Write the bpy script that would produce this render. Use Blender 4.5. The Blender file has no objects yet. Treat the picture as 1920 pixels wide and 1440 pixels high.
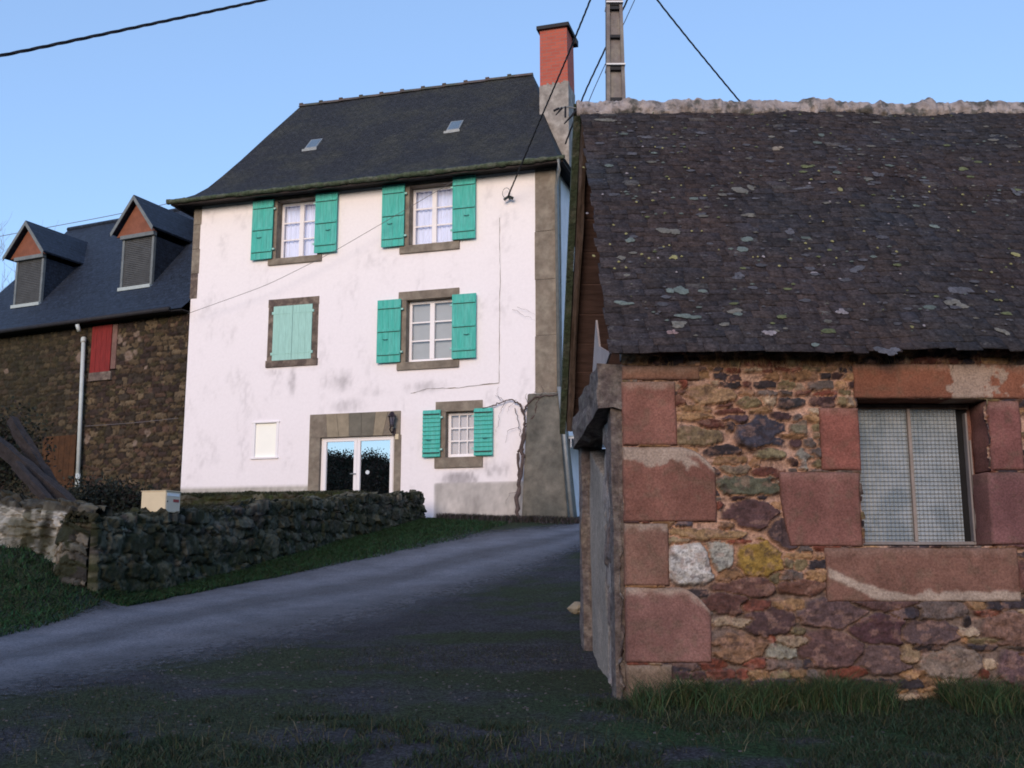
import bpy, math, random
import numpy as np
from mathutils import Vector
R = math.radians
rnd = random.Random(7)
scene = bpy.context.scene
# ------------------------------------------------------------------ camera
EYE = 1.6; F = 1960.0; PITCH = R(9.8)
cam_d = bpy.data.cameras.new('camera'); cam = bpy.data.objects.new('camera', cam_d)
scene.collection.objects.link(cam); scene.camera = cam
cam.location = (0, 0, EYE); cam.rotation_euler = (R(90) + PITCH, 0, 0)
cam_d.sensor_width = 36; cam_d.lens = 36 * F / 1920; cam_d.clip_start = .05; cam_d.clip_end = 3000
# ------------------------------------------------------------------ world, sun, exposure
SUN_EL, SUN_AZ = R(14), R(194)          # low glow behind the camera, a little to its left (azimuth clockwise from +Y)
w = bpy.data.worlds.new('World'); scene.world = w; w.use_nodes = True
nt = w.node_tree; bg = nt.nodes['Background']
sky = nt.nodes.new('ShaderNodeTexSky'); sky.sky_type = 'NISHITA'; sky.sun_disc = False
sky.sun_elevation = SUN_EL; sky.sun_rotation = SUN_AZ; sky.altitude = 300
sky.air_density = 1.0; sky.dust_density = 0; sky.ozone_density = 2.2
hz = nt.nodes.new('ShaderNodeMix'); hz.data_type = 'RGBA'; hz.inputs[0].default_value = .5      # even lavender veil of dusk over the whole sky
hz.inputs[7].default_value = (1.22, 1.90, 3.35, 1); nt.links.new(sky.outputs[0], hz.inputs[6]); nt.links.new(hz.outputs[2], bg.inputs[0]); bg.inputs[1].default_value = .15
sl = bpy.data.lights.new('sun', 'SUN'); sun = bpy.data.objects.new('sun', sl); scene.collection.objects.link(sun)
sl.energy = 1.65; sl.angle = R(30); sl.color = (1, .76, .56)
sd = Vector((math.sin(SUN_AZ) * math.cos(SUN_EL), math.cos(SUN_AZ) * math.cos(SUN_EL), math.sin(SUN_EL)))
sun.rotation_euler = (-sd).to_track_quat('-Z', 'Y').to_euler()
scene.view_settings.view_transform = 'Standard'; scene.view_settings.look = 'None'
scene.view_settings.exposure = .93; scene.view_settings.gamma = 1
scene.render.engine = 'CYCLES'
scene.cycles.filter_width = 1.8
scene.render.resolution_x = 1024; scene.render.resolution_y = 768

# ------------------------------------------------------------------ helpers: pixels to points
SP, CP = math.sin(PITCH), math.cos(PITCH)
def ray(px, py):
    a = (px - 960) / F; b = (720 - py) / F
    return Vector((a, CP - b * SP, SP + b * CP))
def hitv(px, py, p0, d):               # vertical plane through p0 (x,y) with direction d
    r = ray(px, py); nx, ny = -d[1], d[0]
    t = (p0[0] * nx + p0[1] * ny) / (r.x * nx + r.y * ny)
    return Vector((r.x * t, r.y * t, EYE + r.z * t))
class Frame:                           # building frame: u along the facade, v into the building
    def __init__(s, o, ang):
        s.o = o; s.U = (math.cos(ang), math.sin(ang)); s.V = (-math.sin(ang), math.cos(ang)); s.ang = ang
    def uz(s, px, py, v=0.):
        p0 = (s.o[0] + s.V[0] * v, s.o[1] + s.V[1] * v); p = hitv(px, py, p0, s.U)
        return (p.x - s.o[0]) * s.U[0] + (p.y - s.o[1]) * s.U[1], p.z
    def vz(s, px, py, u=0.):
        p0 = (s.o[0] + s.U[0] * u, s.o[1] + s.U[1] * u); p = hitv(px, py, p0, s.V)
        return (p.x - s.o[0]) * s.V[0] + (p.y - s.o[1]) * s.V[1], p.z
    def W(s, u, v, z=0.): return Vector((s.o[0] + s.U[0] * u + s.V[0] * v, s.o[1] + s.U[1] * u + s.V[1] * v, z))
def atY(px, py, Y):
    r = ray(px, py); t = Y / r.y
    return Vector((r.x * t, Y, EYE + r.z * t))

# ------------------------------------------------------------------ helpers: noise
def vnoise(x, y, seed=0):
    x = np.asarray(x, float); y = np.asarray(y, float)
    xi = np.floor(x).astype(np.int64); yi = np.floor(y).astype(np.int64); fx = x - xi; fy = y - yi
    def h(a, b):
        n = (a * 374761393 + b * 668265263 + seed * 974711) & 0x7fffffff
        n = ((n ^ (n >> 13)) * 1274126177) & 0x7fffffff
        return ((n ^ (n >> 16)) & 0xffff) / 65535.0
    fx = fx * fx * (3 - 2 * fx); fy = fy * fy * (3 - 2 * fy)
    a = h(xi, yi) * (1 - fx) + h(xi + 1, yi) * fx; b = h(xi, yi + 1) * (1 - fx) + h(xi + 1, yi + 1) * fx
    return a * (1 - fy) + b * fy
def fbm(x, y, seed=0, o=4):
    s = 0; a = .5; t = 0
    for k in range(o):
        s = s + a * vnoise(np.asarray(x) * 2 ** k, np.asarray(y) * 2 ** k, seed + k * 17); t += a; a *= .5
    return s / t
def sstep(a, b, x):
    t = np.clip((np.asarray(x, float) - a) / (b - a), 0, 1); return t * t * (3 - 2 * t)

# ------------------------------------------------------------------ helpers: materials
def mat(name, col, rough=.85, var=.25, scale=6, bump=.3, bscale=40, bdist=.01, spec=.3, attr=None, col2=None,
        mix_scale=1.5, mix_lo=.45, mix_hi=.62, metal=0, stretch=(1, 1, 1), detail=6, coat=0, grain=0, gscale=55):
    m = bpy.data.materials.new(name); m.use_nodes = True; n = m.node_tree.nodes; l = m.node_tree.links
    b = n['Principled BSDF']; b.inputs['Roughness'].default_value = rough
    b.inputs['Specular IOR Level'].default_value = spec; b.inputs['Metallic'].default_value = metal
    b.inputs['Coat Weight'].default_value = coat
    tc = n.new('ShaderNodeTexCoord'); mp = n.new('ShaderNodeMapping'); mp.inputs['Scale'].default_value = stretch
    l.new(tc.outputs['Object'], mp.inputs[0])
    def noise(s, d=detail):
        t = n.new('ShaderNodeTexNoise'); t.inputs['Scale'].default_value = s; t.inputs['Detail'].default_value = d
        t.inputs['Roughness'].default_value = .65; l.new(mp.outputs[0], t.inputs['Vector']); return t
    if attr:
        a = n.new('ShaderNodeVertexColor'); a.layer_name = attr; cur = a.outputs[0]
    else:
        c = n.new('ShaderNodeRGB'); c.outputs[0].default_value = (*col, 1); cur = c.outputs[0]
    if col2 is not None:
        t = noise(mix_scale); mr = n.new('ShaderNodeMapRange'); mr.inputs[1].default_value = mix_lo; mr.inputs[2].default_value = mix_hi
        l.new(t.outputs[0], mr.inputs[0]); mx = n.new('ShaderNodeMix'); mx.data_type = 'RGBA'
        l.new(mr.outputs[0], mx.inputs[0]); l.new(cur, mx.inputs[6]); mx.inputs[7].default_value = (*col2, 1); cur = mx.outputs[2]
    if var:
        t = noise(scale); mr = n.new('ShaderNodeMapRange'); mr.inputs[1].default_value = .3; mr.inputs[2].default_value = .7
        mr.inputs[3].default_value = 1 - var; mr.inputs[4].default_value = 1 + var; l.new(t.outputs[0], mr.inputs[0])
        vm = n.new('ShaderNodeVectorMath'); vm.operation = 'SCALE'; l.new(cur, vm.inputs[0]); l.new(mr.outputs[0], vm.inputs['Scale']); cur = vm.outputs[0]
    if grain:
        t = noise(gscale, 3); mr = n.new('ShaderNodeMapRange'); mr.inputs[1].default_value = .32; mr.inputs[2].default_value = .68
        mr.inputs[3].default_value = 1 - grain; mr.inputs[4].default_value = 1 + grain; l.new(t.outputs[0], mr.inputs[0])
        vm = n.new('ShaderNodeVectorMath'); vm.operation = 'SCALE'; l.new(cur, vm.inputs[0]); l.new(mr.outputs[0], vm.inputs['Scale']); cur = vm.outputs[0]
    l.new(cur, b.inputs['Base Color'])
    if bump:
        t = noise(bscale); bp = n.new('ShaderNodeBump'); bp.inputs['Strength'].default_value = bump; bp.inputs['Distance'].default_value = bdist
        l.new(t.outputs[0], bp.inputs['Height']); l.new(bp.outputs[0], b.inputs['Normal'])
    m['out'] = 1
    return m
def rubmat(name, **k): return mat(name, (1, 1, 1), attr='Col', **k)

M = {}
M['plaster'] = rubmat('plaster', rough=.9, var=.035, scale=14, bump=.25, bscale=60, bdist=.006)
M['stone'] = mat('grey_stone', (.185, .155, .125), var=.3, scale=5, bump=.5, bscale=50, col2=(.24, .21, .17), mix_scale=3)
M['stone2'] = mat('grey_stone_pale', (.27, .23, .17), var=.2, scale=5, bump=.5, bscale=50)
M['stone3'] = mat('grey_stone_dark', (.15, .14, .115), var=.2, scale=5, bump=.5, bscale=50)
M['stoneb'] = mat('brown_stone', (.105, .08, .07), var=.4, scale=6, bump=.5, bscale=50, col2=(.2, .16, .13), mix_scale=5)
M['render'] = mat('grey_render', (.15, .14, .12), var=.35, scale=4, bump=.6, bscale=45, col2=(.085, .085, .075), mix_scale=1.3, mix_lo=.4, mix_hi=.65)
M['green'] = mat('green_paint', (.058, .41, .345), rough=.75, var=.2, scale=6, bump=.25, bscale=40, stretch=(5, 5, .5), col2=(.11, .45, .40), mix_scale=2.5, mix_lo=.4, mix_hi=.7)
M['green_dk'] = mat('green_paint_shadowed_joint', (.02, .25, .18), rough=.6, var=.1, bump=0)
M['pale'] = mat('pale_green_paint', (.33, .58, .53), rough=.7, var=.12, scale=6, bump=.25, bscale=40, stretch=(4, 4, .6))
M['iron'] = mat('dark_iron', (.03, .04, .04), rough=.6, var=.2, bump=0)
M['white'] = mat('white_paint', (.83, .81, .84), rough=.4, var=.02, bump=0)
M['curtain'] = mat('sheer_curtain', (.72, .78, .98), rough=.8, var=.14, scale=6, bump=.1, bscale=20, stretch=(5, 5, .25))
M['curtain_grey'] = mat('grey_blind', (.40, .43, .46), rough=.8, var=.06, scale=4, bump=.1, bscale=120)
M['net'] = mat('net_curtain', (.55, .53, .58), rough=.8, var=.1, scale=30, bump=.1, bscale=120)
M['cream'] = mat('cream_blind', (.92, .93, .87), rough=.35, var=.02, bump=0)
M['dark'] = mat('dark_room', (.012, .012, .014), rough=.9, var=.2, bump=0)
M['roofh'] = mat('mossy_slate', (.036, .037, .043), rough=.8, var=.45, scale=9, bump=.9, bscale=14, bdist=.04, col2=(.048, .05, .036), mix_scale=.9, stretch=(1, 1, 1.6))
M['moss'] = mat('moss', (.055, .075, .045), rough=.95, var=.5, scale=14, bump=.9, bscale=30, bdist=.03, col2=(.10, .11, .085), mix_scale=5)
M['roofl'] = mat('blue_slate', (.026, .035, .060), rough=.55, var=.25, scale=8, bump=.3, bscale=25, bdist=.01, spec=.5)
M['ridge'] = mat('ridge_tile', (.10, .075, .065), var=.4, scale=6, bump=.5, bscale=20, col2=(.06, .07, .05), mix_scale=2)
M['zinc'] = mat('zinc', (.25, .27, .28), rough=.5, var=.2, scale=8, bump=.1, metal=.3)
M['pvc'] = mat('pale_pipe', (.50, .55, .55), rough=.5, var=.1, bump=0)
M['cgrey'] = mat('chimney_render', (.235, .215, .20), var=.3, scale=5, bump=.5, bscale=30, col2=(.33, .31, .29), mix_scale=4)
M['black'] = mat('black_slab', (.02, .02, .025), rough=.7, var=.2, bump=.1)
M['redpaint'] = mat('red_paint', (.19, .018, .016), rough=.7, var=.3, scale=8, bump=.2, stretch=(4, 4, .6))
M['orangewood'] = mat("orange_wood", (.20, .075, .045), rough=.7, var=.2, scale=6, bump=.2)
M['brownwood'] = mat('brown_door_wood', (.065, .028, .010), rough=.8, var=.4, scale=6, bump=.3)
M['dormwood'] = mat('louvre', (.075, .08, .085), rough=.7, var=.2, scale=6, bump=.2)
M['trim'] = mat('pale_trim', (.15, .17, .18), rough=.6, var=.2, bump=.1)
M['trimlt'] = mat('light_sill', (.38, .44, .45), rough=.6, var=.1, bump=.1)
M['log'] = mat('bark', (.032, .025, .024), var=.4, scale=9, bump=.9, bscale=25, bdist=.03)
M['vine'] = mat('vine_bark', (.09, .065, .06), var=.35, scale=9, bump=.6, bscale=40)
M['cable'] = mat('cable', (.015, .015, .02), rough=.6, var=.1, bump=.5, bscale=60, spec=.3)
M['wire'] = mat('thin_wire', (.13, .12, .13), rough=.6, var=0, bump=0)
M['concrete'] = mat('concrete', (.17, .15, .15), var=.25, scale=7, bump=.5, bscale=40, col2=(.23, .21, .19), mix_scale=3)
M['band'] = mat('white_band', (.7, .7, .72), rough=.5, var=.05, bump=0)
M['sand'] = mat('red_sandstone', (.215, .102, .084), grain=.3, gscale=70, rough=.95, var=.26, scale=5, bump=1, bscale=90, bdist=.006, spec=.1, col2=(.19, .112, .09), mix_scale=3, mix_lo=.42, mix_hi=.68, detail=12)
M['sandpale'] = mat('weathered_sandstone', (.208, .102, .084), grain=.3, gscale=70, rough=.95, var=.26, scale=5, bump=1, bscale=90, bdist=.006, spec=.1, col2=(.27, .205, .16), mix_scale=2.4, mix_lo=.55, mix_hi=.59, detail=12)
M['beam'] = mat('weathered_timber', (.12, .095, .09), var=.5, scale=8, bump=1, bscale=24, bdist=.02, col2=(.20, .17, .15), mix_scale=5, stretch=(3, 1, 3))
M['planks'] = mat('red_planks', (.092, .056, .050), var=.4, scale=7, bump=.4, bscale=20, stretch=(.4, 3, 3))
M['brownedge'] = mat('old_bargeboard', (.105, .075, .062), var=.4, scale=9, bump=.7, bscale=30, stretch=(3, 1, 1))
M['sheet'] = mat('pale_sheet', (.36, .31, .30), var=.15, scale=6, bump=.2)
M['slate'] = rubmat('slates', grain=.45, gscale=48, col2=(.088, .088, .092), mix_scale=13, mix_lo=.60, mix_hi=.70, rough=.9, var=.35, scale=18, bump=.6, bscale=60, bdist=.006, spec=.15)
M['lichen'] = rubmat('lichen', rough=.95, var=.35, scale=50, bump=.5, bscale=90)
M['mortar'] = mat('ridge_mortar', (.33, .285, .27), var=.45, scale=9, bump=1, bscale=22, bdist=.03, col2=(.10, .095, .085), mix_scale=7, mix_lo=.48, mix_hi=.6)
M['rubble'] = rubmat('rubble', grain=.3, gscale=70, rough=.92, var=.28, scale=22, bump=.7, bscale=60, bdist=.008)
M['rubblefar'] = rubmat('rubble_far', rough=.95, var=.35, scale=9, bump=.8, bscale=18, bdist=.03)
M['frost_frame'] = mat('grey_metal', (.22, .20, .20), rough=.5, var=.2, bump=.2)
M['box'] = mat('beige_box', (.62, .53, .37), rough=.5, var=.05, bump=0)
M['boxf'] = mat('beige_door', (.50, .46, .38), rough=.5, var=.05, bump=0)
M['plate'] = mat('name_plate', (.62, .68, .74), rough=.4, var=.02, bump=0)
M['redmark'] = mat('red_mark', (.25, .03, .03), rough=.5, var=0, bump=0)
M['lampm'] = mat('lamp_iron', (.02, .012, .018), rough=.5, var=.2, bump=0)
M['lace'] = mat('white_lace', (.75, .75, .78), rough=.8, var=.03, bump=0)
M['grass'] = rubmat('grass_blades', rough=.8, var=.2, scale=8, bump=0, spec=.15)
M['ground'] = rubmat('ground_soil', grain=.5, gscale=75, rough=.95, var=.75, scale=34, bump=1, bscale=48, bdist=.035, spec=.1, detail=10)
M['leaf'] = rubmat('wood_leaves', rough=.9, var=.2, scale=2, bump=0)
M['twig'] = mat('bare_twigs', (.24, .22, .25), var=.1, bump=0)
def glassmat(name, refl=1.0, rough=.0):
    m = bpy.data.materials.new(name); m.use_nodes = True; n = m.node_tree.nodes; l = m.node_tree.links
    n.remove(n['Principled BSDF']); o = n['Material Output']
    tr = n.new('ShaderNodeBsdfTransparent'); gl = n.new('ShaderNodeBsdfGlossy'); gl.inputs['Roughness'].default_value = rough
    lw = n.new('ShaderNodeFresnel'); lw.inputs[0].default_value = 1.5
    mu = n.new('ShaderNodeMath'); mu.operation = 'MULTIPLY_ADD'; mu.inputs[1].default_value = 1.0; mu.inputs[2].default_value = refl
    l.new(lw.outputs[0], mu.inputs[0]); mx = n.new('ShaderNodeMixShader'); l.new(mu.outputs[0], mx.inputs[0])
    l.new(tr.outputs[0], mx.inputs[1]); l.new(gl.outputs[0], mx.inputs[2]); l.new(mx.outputs[0], o.inputs[0]); return m
M['glass'] = glassmat('window_glass', .06)
M['doorglass'] = glassmat('coated_door_glass', .75)
# bricks of the chimney
def brickmat():
    m = mat('chimney_brick', (.5, .12, .08), var=.2, scale=6, bump=.3); n = m.node_tree.nodes; l = m.node_tree.links
    tc = n.new('ShaderNodeTexCoord'); sx = n.new('ShaderNodeSeparateXYZ'); l.new(tc.outputs['Object'], sx.inputs[0])
    ad = n.new('ShaderNodeMath'); l.new(sx.outputs[0], ad.inputs[0]); l.new(sx.outputs[1], ad.inputs[1])
    cx = n.new('ShaderNodeCombineXYZ'); l.new(ad.outputs[0], cx.inputs[0]); l.new(sx.outputs[2], cx.inputs[1])
    b = n.new('ShaderNodeTexBrick'); b.inputs['Scale'].default_value = 1; b.inputs['Brick Width'].default_value = .23; b.inputs['Row Height'].default_value = .085
    b.inputs['Mortar Size'].default_value = .008; b.inputs['Color1'].default_value = (.43, .105, .07, 1); b.inputs['Color2'].default_value = (.36, .085, .06, 1)
    b.inputs['Mortar'].default_value = (.27, .13, .11, 1); l.new(cx.outputs[0], b.inputs['Vector']); l.new(b.outputs[0], n['Principled BSDF'].inputs['Base Color'])
    return m
M['brick'] = brickmat()
# pressed square-pattern glass of the outbuilding window
def pressed():
    m = mat('pressed_glass', (.36, .40, .43), rough=.32, var=.15, scale=5, bump=0, spec=.7, col2=(.20, .24, .27), mix_scale=5, mix_lo=.4, mix_hi=.6); n = m.node_tree.nodes; l = m.node_tree.links
    tc = n.new('ShaderNodeTexCoord'); sx = n.new('ShaderNodeSeparateXYZ'); l.new(tc.outputs['Object'], sx.inputs[0])
    def wv(o, k, ph=0):
        a = n.new('ShaderNodeMath'); a.operation = 'MULTIPLY_ADD'; a.inputs[1].default_value = k; a.inputs[2].default_value = ph; l.new(o, a.inputs[0])
        s = n.new('ShaderNodeMath'); s.operation = 'SINE'; l.new(a.outputs[0], s.inputs[0]); return s.outputs[0]
    z = wv(sx.outputs[2], 2 * math.pi / .0285); x = wv(sx.outputs[0], 2 * math.pi / .0285)
    az = n.new('ShaderNodeMath'); az.operation = 'MULTIPLY_ADD'; az.inputs[1].default_value = 1.5; l.new(z, az.inputs[0]); l.new(x, az.inputs[2])
    bp = n.new('ShaderNodeBump'); bp.inputs['Strength'].default_value = 1; bp.inputs['Distance'].default_value = .003; l.new(az.outputs[0], bp.inputs['Height'])
    l.new(bp.outputs[0], n['Principled BSDF'].inputs['Normal']); return m
M['pressed'] = pressed()

# ------------------------------------------------------------------ helpers: meshes
COL = scene.collection
class MB:
    def __init__(s): s.v = []; s.f = []
    def add(s, vs, fs):
        k = len(s.v); s.v += [tuple(p) for p in vs]; s.f += [tuple(k + i for i in f) for f in fs]; return s
    def box(s, x0, x1, y0, y1, z0, z1):
        return s.add([(x0, y0, z0), (x1, y0, z0), (x1, y1, z0), (x0, y1, z0), (x0, y0, z1), (x1, y0, z1), (x1, y1, z1), (x0, y1, z1)],
                     [(3, 2, 1, 0), (4, 5, 6, 7), (0, 1, 5, 4), (1, 2, 6, 5), (2, 3, 7, 6), (3, 0, 4, 7)])
    def prism(s, pts, y0, y1):         # polygon in x,z extruded along y
        n = len(pts)
        return s.add([(x, y0, z) for x, z in pts] + [(x, y1, z) for x, z in pts],
                     [tuple(range(n)), tuple(range(2 * n - 1, n - 1, -1))] + [(i, i + n, (i + 1) % n + n, (i + 1) % n) for i in range(n)])
    def tube(s, pts, r, n=6, r1=None, jit=0):
        pts = [Vector(p) for p in pts]; rings = []; L = len(pts)
        for i, p in enumerate(pts):
            t = (pts[min(i + 1, L - 1)] - pts[max(i - 1, 0)]).normalized()
            a = t.cross(Vector((0, 0, 1)) if abs(t.z) < .9 else Vector((1, 0, 0))).normalized(); b = t.cross(a)
            rr = r if r1 is None else r + (r1 - r) * i / (L - 1)
            if jit: rr *= 1 + rnd.uniform(-jit, jit)
            rings.append([p + (a * math.cos(2 * math.pi * k / n) + b * math.sin(2 * math.pi * k / n)) * rr for k in range(n)])
        vs = [q for g in rings for q in g]
        fs = [(i * n + k, i * n + (k + 1) % n, (i + 1) * n + (k + 1) % n, (i + 1) * n + k) for i in range(L - 1) for k in range(n)]
        fs += [tuple(range(n - 1, -1, -1)), tuple(range((L - 1) * n, L * n))]
        return s.add(vs, fs)
    def build(s, name, m, parent=None, smooth=False, bevel=0):
        me = bpy.data.meshes.new(name); me.from_pydata(s.v, [], s.f); me.update()
        if smooth: me.polygons.foreach_set('use_smooth', [True] * len(me.polygons))
        o = bpy.data.objects.new(name, me); COL.objects.link(o); me.materials.append(m)
        if parent: o.parent = parent
        if bevel:
            b = o.modifiers.new('bevel', 'BEVEL'); b.width = bevel; b.segments = 2; b.limit_method = 'ANGLE'
        return o
def npmesh(name, V, Fq, m, parent=None, col=None, smooth=False):
    me = bpy.data.meshes.new(name); V = np.asarray(V, np.float32); Fq = np.asarray(Fq, np.int32); k = Fq.shape[1]
    me.vertices.add(len(V)); me.vertices.foreach_set('co', V.ravel())
    me.loops.add(Fq.size); me.loops.foreach_set('vertex_index', Fq.ravel())
    me.polygons.add(len(Fq)); me.polygons.foreach_set('loop_start', np.arange(0, Fq.size, k, dtype=np.int32))
    me.update(calc_edges=True)
    if smooth: me.polygons.foreach_set('use_smooth', np.ones(len(Fq), bool))
    if col is not None:
        c = me.color_attributes.new('Col', 'FLOAT_COLOR', 'POINT'); a = np.ones((len(V), 4), np.float32); a[:, :3] = col; c.data.foreach_set('color', a.ravel())
    me.materials.append(m); o = bpy.data.objects.new(name, me); COL.objects.link(o)
    if parent: o.parent = parent
    return o
def gridfaces(nx, ny, keep=None):      # grid indexed [i*ny + j]
    i, j = np.meshgrid(np.arange(nx - 1), np.arange(ny - 1), indexing='ij')
    a = i * ny + j; f = np.stack([a, a + ny, a + ny + 1, a + 1], -1)
    return (f[keep] if keep is not None else f.reshape(-1, 4))
def thing(name, label, cat, loc=(0, 0, 0), rz=0, group=None):
    o = bpy.data.objects.new(name, None); COL.objects.link(o); o.location = loc; o.rotation_euler = (0, 0, rz); o.empty_display_size = .2
    tag(o, label, cat, group); return o
def tag(o, label=None, cat=None, group=None, kind=None):
    if label: o['label'] = label
    if cat: o['category'] = cat
    if group: o['group'] = group
    if kind: o['kind'] = kind
    return o

# ------------------------------------------------------------------ rubble masonry: real relief and a colour per stone
def srgb(*c): return np.array([((x / 255 + .055) / 1.055) ** 2.4 if x > 10 else x / 255 / 12.92 for x in c])
def rubble(U, Z, seed, sw, sh, palette, mortar, depth=.02, gap=.10, manual=(), mort_frac=0.0, warp=.03, lich=None, lichamt=.0, pal_fn=None, pw=2.0, rag=.5):
    rs = np.random.RandomState(seed); u0, u1, z0, z1 = U.min(), U.max(), Z.min(), Z.max(); S = []
    z = z0 - sh
    while z < z1 + sh:
        h = sh * rs.uniform(.6, 1.35); u = u0 - sw * rs.uniform(0, 1)
        while u < u1 + sw:
            wd = sw * rs.choice([rs.uniform(.3, .7), rs.uniform(.6, 1.2), rs.uniform(1.1, 2.0)])
            k = rs.randint(len(palette)); c = np.array(palette[k]) * rs.uniform(.75, 1.25)
            S.append((u + wd / 2, z + h * rs.uniform(.3, .7), wd / 2, h / 2 * rs.uniform(.8, 1.15), *c, rs.uniform(.5, 1.2), 1.0 if rs.rand() > mort_frac else 0.0)); u += wd
        z += h
    S = np.array(S)
    if len(manual):
        for (mu, mz, a, b, c) in manual:
            ok = ((S[:, 0] - mu) / (a * 1.15)) ** 2 + ((S[:, 1] - mz) / (b * 1.25)) ** 2 > 1
            S = S[ok]
        S = np.vstack([S, np.array([(mu, mz, a, b, *c, 1.1, 1.0) for (mu, mz, a, b, c) in manual])])
    shp = U.shape; u = U.ravel(); zz = Z.ravel()
    wu = u + (fbm(u / sw * 1.7, zz / sw * 1.7, seed + 3) - .5) * warp * 4; wz = zz + (fbm(u / sw * 1.7 + 40, zz / sw * 1.7, seed + 9) - .5) * warp * 2.6
    wu += (fbm(u / sw * 7, zz / sw * 7, seed + 21, 3) - .5) * warp * 3 * rag; wz += (fbm(u / sw * 7 + 7, zz / sw * 9, seed + 25, 3) - .5) * warp * 2.4 * rag
    f1 = np.empty(len(u)); f2 = np.empty(len(u)); idx = np.empty(len(u), int); order = np.argsort(zz, kind='stable')
    for k in range(0, len(u), 6000):
        s = order[k:k + 6000]; zc0, zc1 = wz[s].min() - sh * 2.5, wz[s].max() + sh * 2.5
        cand = np.where((S[:, 1] > zc0) & (S[:, 1] < zc1))[0]
        if len(cand) < 2: cand = np.arange(len(S))
        T = S[cand]
        du = np.abs(wu[s, None] - T[None, :, 0]) / T[None, :, 2]; dz = np.abs(wz[s, None] - T[None, :, 1]) / T[None, :, 3]
        d = (du ** pw + dz ** pw) ** (1 / pw)
        p = np.argpartition(d, 1, axis=1)[:, :2]; a = np.take_along_axis(d, p, 1); sw_ = a[:, 0] > a[:, 1]
        f1[s] = a.min(1); f2[s] = a.max(1); idx[s] = cand[np.where(sw_, p[:, 1], p[:, 0])]
    e = f2 - f1; isst = S[idx, 8] > .5
    g = (gap(u, zz) if callable(gap) else gap) * (.6 + 1.4 * fbm(u / sw * .8, zz / sw * .8, seed + 33))
    m = sstep(g * .8, g * 1.2 + .03, e) * isst
    m *= 1 - sstep(1.05, 1.3, f1)
    tl = np.random.RandomState(seed + 1).normal(0, .55, (len(S), 2)); tilt = tl[idx, 0] * (u - S[idx, 0]) / S[idx, 2] * .5 + tl[idx, 1] * (zz - S[idx, 1]) / S[idx, 3] * .5
    ht = m * depth * np.clip(S[idx, 7] + tilt, .15, 2) * (.75 + .5 * fbm(u / .05, zz / .05, seed + 50)) + (fbm(u / .03, zz / .03, seed + 60) - .5) * depth * .5
    rub = 1 + (fbm(u / (sh * .7), zz / (sh * .4), seed + 70) - .5) * .7
    cst = S[idx, 4:7] * rub[:, None]
    mo = np.array(mortar)[None, :] * (.75 + .5 * fbm(u / .08, zz / .08, seed + 80))[:, None]
    if pal_fn is not None: cst, mo = pal_fn(u, zz, cst, mo)
    c = cst * m[:, None] + mo * (1 - m)[:, None]
    if lich is not None:
        k = sstep(1 - lichamt, 1 - lichamt + .06, fbm(u / .22, zz / .16, seed + 90, 5)); c = c * (1 - k[:, None]) + np.array(lich)[None, :] * k[:, None]
    return ht.reshape(shp), c

# ------------------------------------------------------------------ ground height
_py = np.array([-400, -200, -110, -75, -55, -38, -20, -5, 0, 3, 5, 7, 9, 11.5, 14, 18, 22, 25, 30, 60, 120, 400, 1500])
_pz = np.array([20, 18, 13, 7.5, 3.0, -.8, -1.75, -1.72, -1.6, -1.28, -1.06, -.88, -.74, -.52, -.22, .36, .93, 1.15, 1.3, 1.0, -3, -10, -30]) + EYE
_dy = np.linspace(-400, 400, 8001); _dz = np.interp(_dy, _py, _pz); _k = np.hanning(21); _k /= _k.sum()
_dz = np.convolve(np.pad(_dz, 10, mode='edge'), _k, 'valid')
def hgt(x, y):
    x = np.asarray(x, float); y = np.asarray(y, float)
    z = np.interp(y, _dy, _dz)
    r = np.hypot(x + 5, y)                     # valley sides behind and to the left, seen only in the panes
    side = sstep(38, 95, r) * 12.6 * sstep(.0, .5, (-(y) - .0 * x) / (r + 1e-6) + .35 * (x < 0))
    z = np.where(y < 0, np.maximum(z, -1.75 + EYE + side), z + np.where(x < -30, side, 0))
    z = z + (fbm(x * .35, y * .35, 5) - .5) * .10 * sstep(1.5, 4, np.abs(y)) + (fbm(x * 3, y * 3, 8) - .5) * .035
    z = z + .62 * sstep(.15, 1.7, y - (10.55 + .1 * (x + 5))) * sstep(-4.2, -5.6, x) * sstep(-40, -20, x) * sstep(14.5, 13, y)
    return z
def hitg(px, py):
    r = ray(px, py); t = np.linspace(2, 40, 3000); X = r.x * t; Y = r.y * t; Z = EYE + r.z * t
    k = np.argmax(Z < hgt(X, Y)); return Vector((X[k], Y[k], float(hgt(X[k], Y[k]))))

# =================================================================== frames of the three buildings
FH_ANG = -math.atan(F / 6510.)
_rc = (0.95, 22.0); HW = 9.13
FH = Frame((_rc[0] - math.cos(FH_ANG) * HW, _rc[1] - math.sin(FH_ANG) * HW), FH_ANG)      # house, origin at its left corner
LB_ANG = -R(24.5); LBW = 8.0
_lc = FH.W(-.02, .06)
LB = Frame((_lc.x - math.cos(LB_ANG) * LBW, _lc.y - math.sin(LB_ANG) * LBW), LB_ANG)      # slate-roofed barn on the left
OB_ANG = R(.8); OB = Frame(((1168 - 960) / F * 7.0 * 1.0, 7.0), OB_ANG)                   # outbuilding on the right, origin at its near left corner

# =================================================================== setting
def axis(fine0, fine1, step, far, grow=1.13):
    a = list(np.arange(fine0, fine1 + 1e-6, step)); s = step; p = a[-1]
    while p < far: s *= grow; p += s; a.append(p)
    s = step; p = a[0]
    while p > -far: s *= grow; p -= s; a.insert(0, p)
    return np.array(a)
gx = axis(-9, 7, .07, 1500); gy = axis(2.2, 24, .07, 1500)
X, Y = np.meshgrid(gx, gy, indexing='ij'); Zg = hgt(X, Y)
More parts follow.
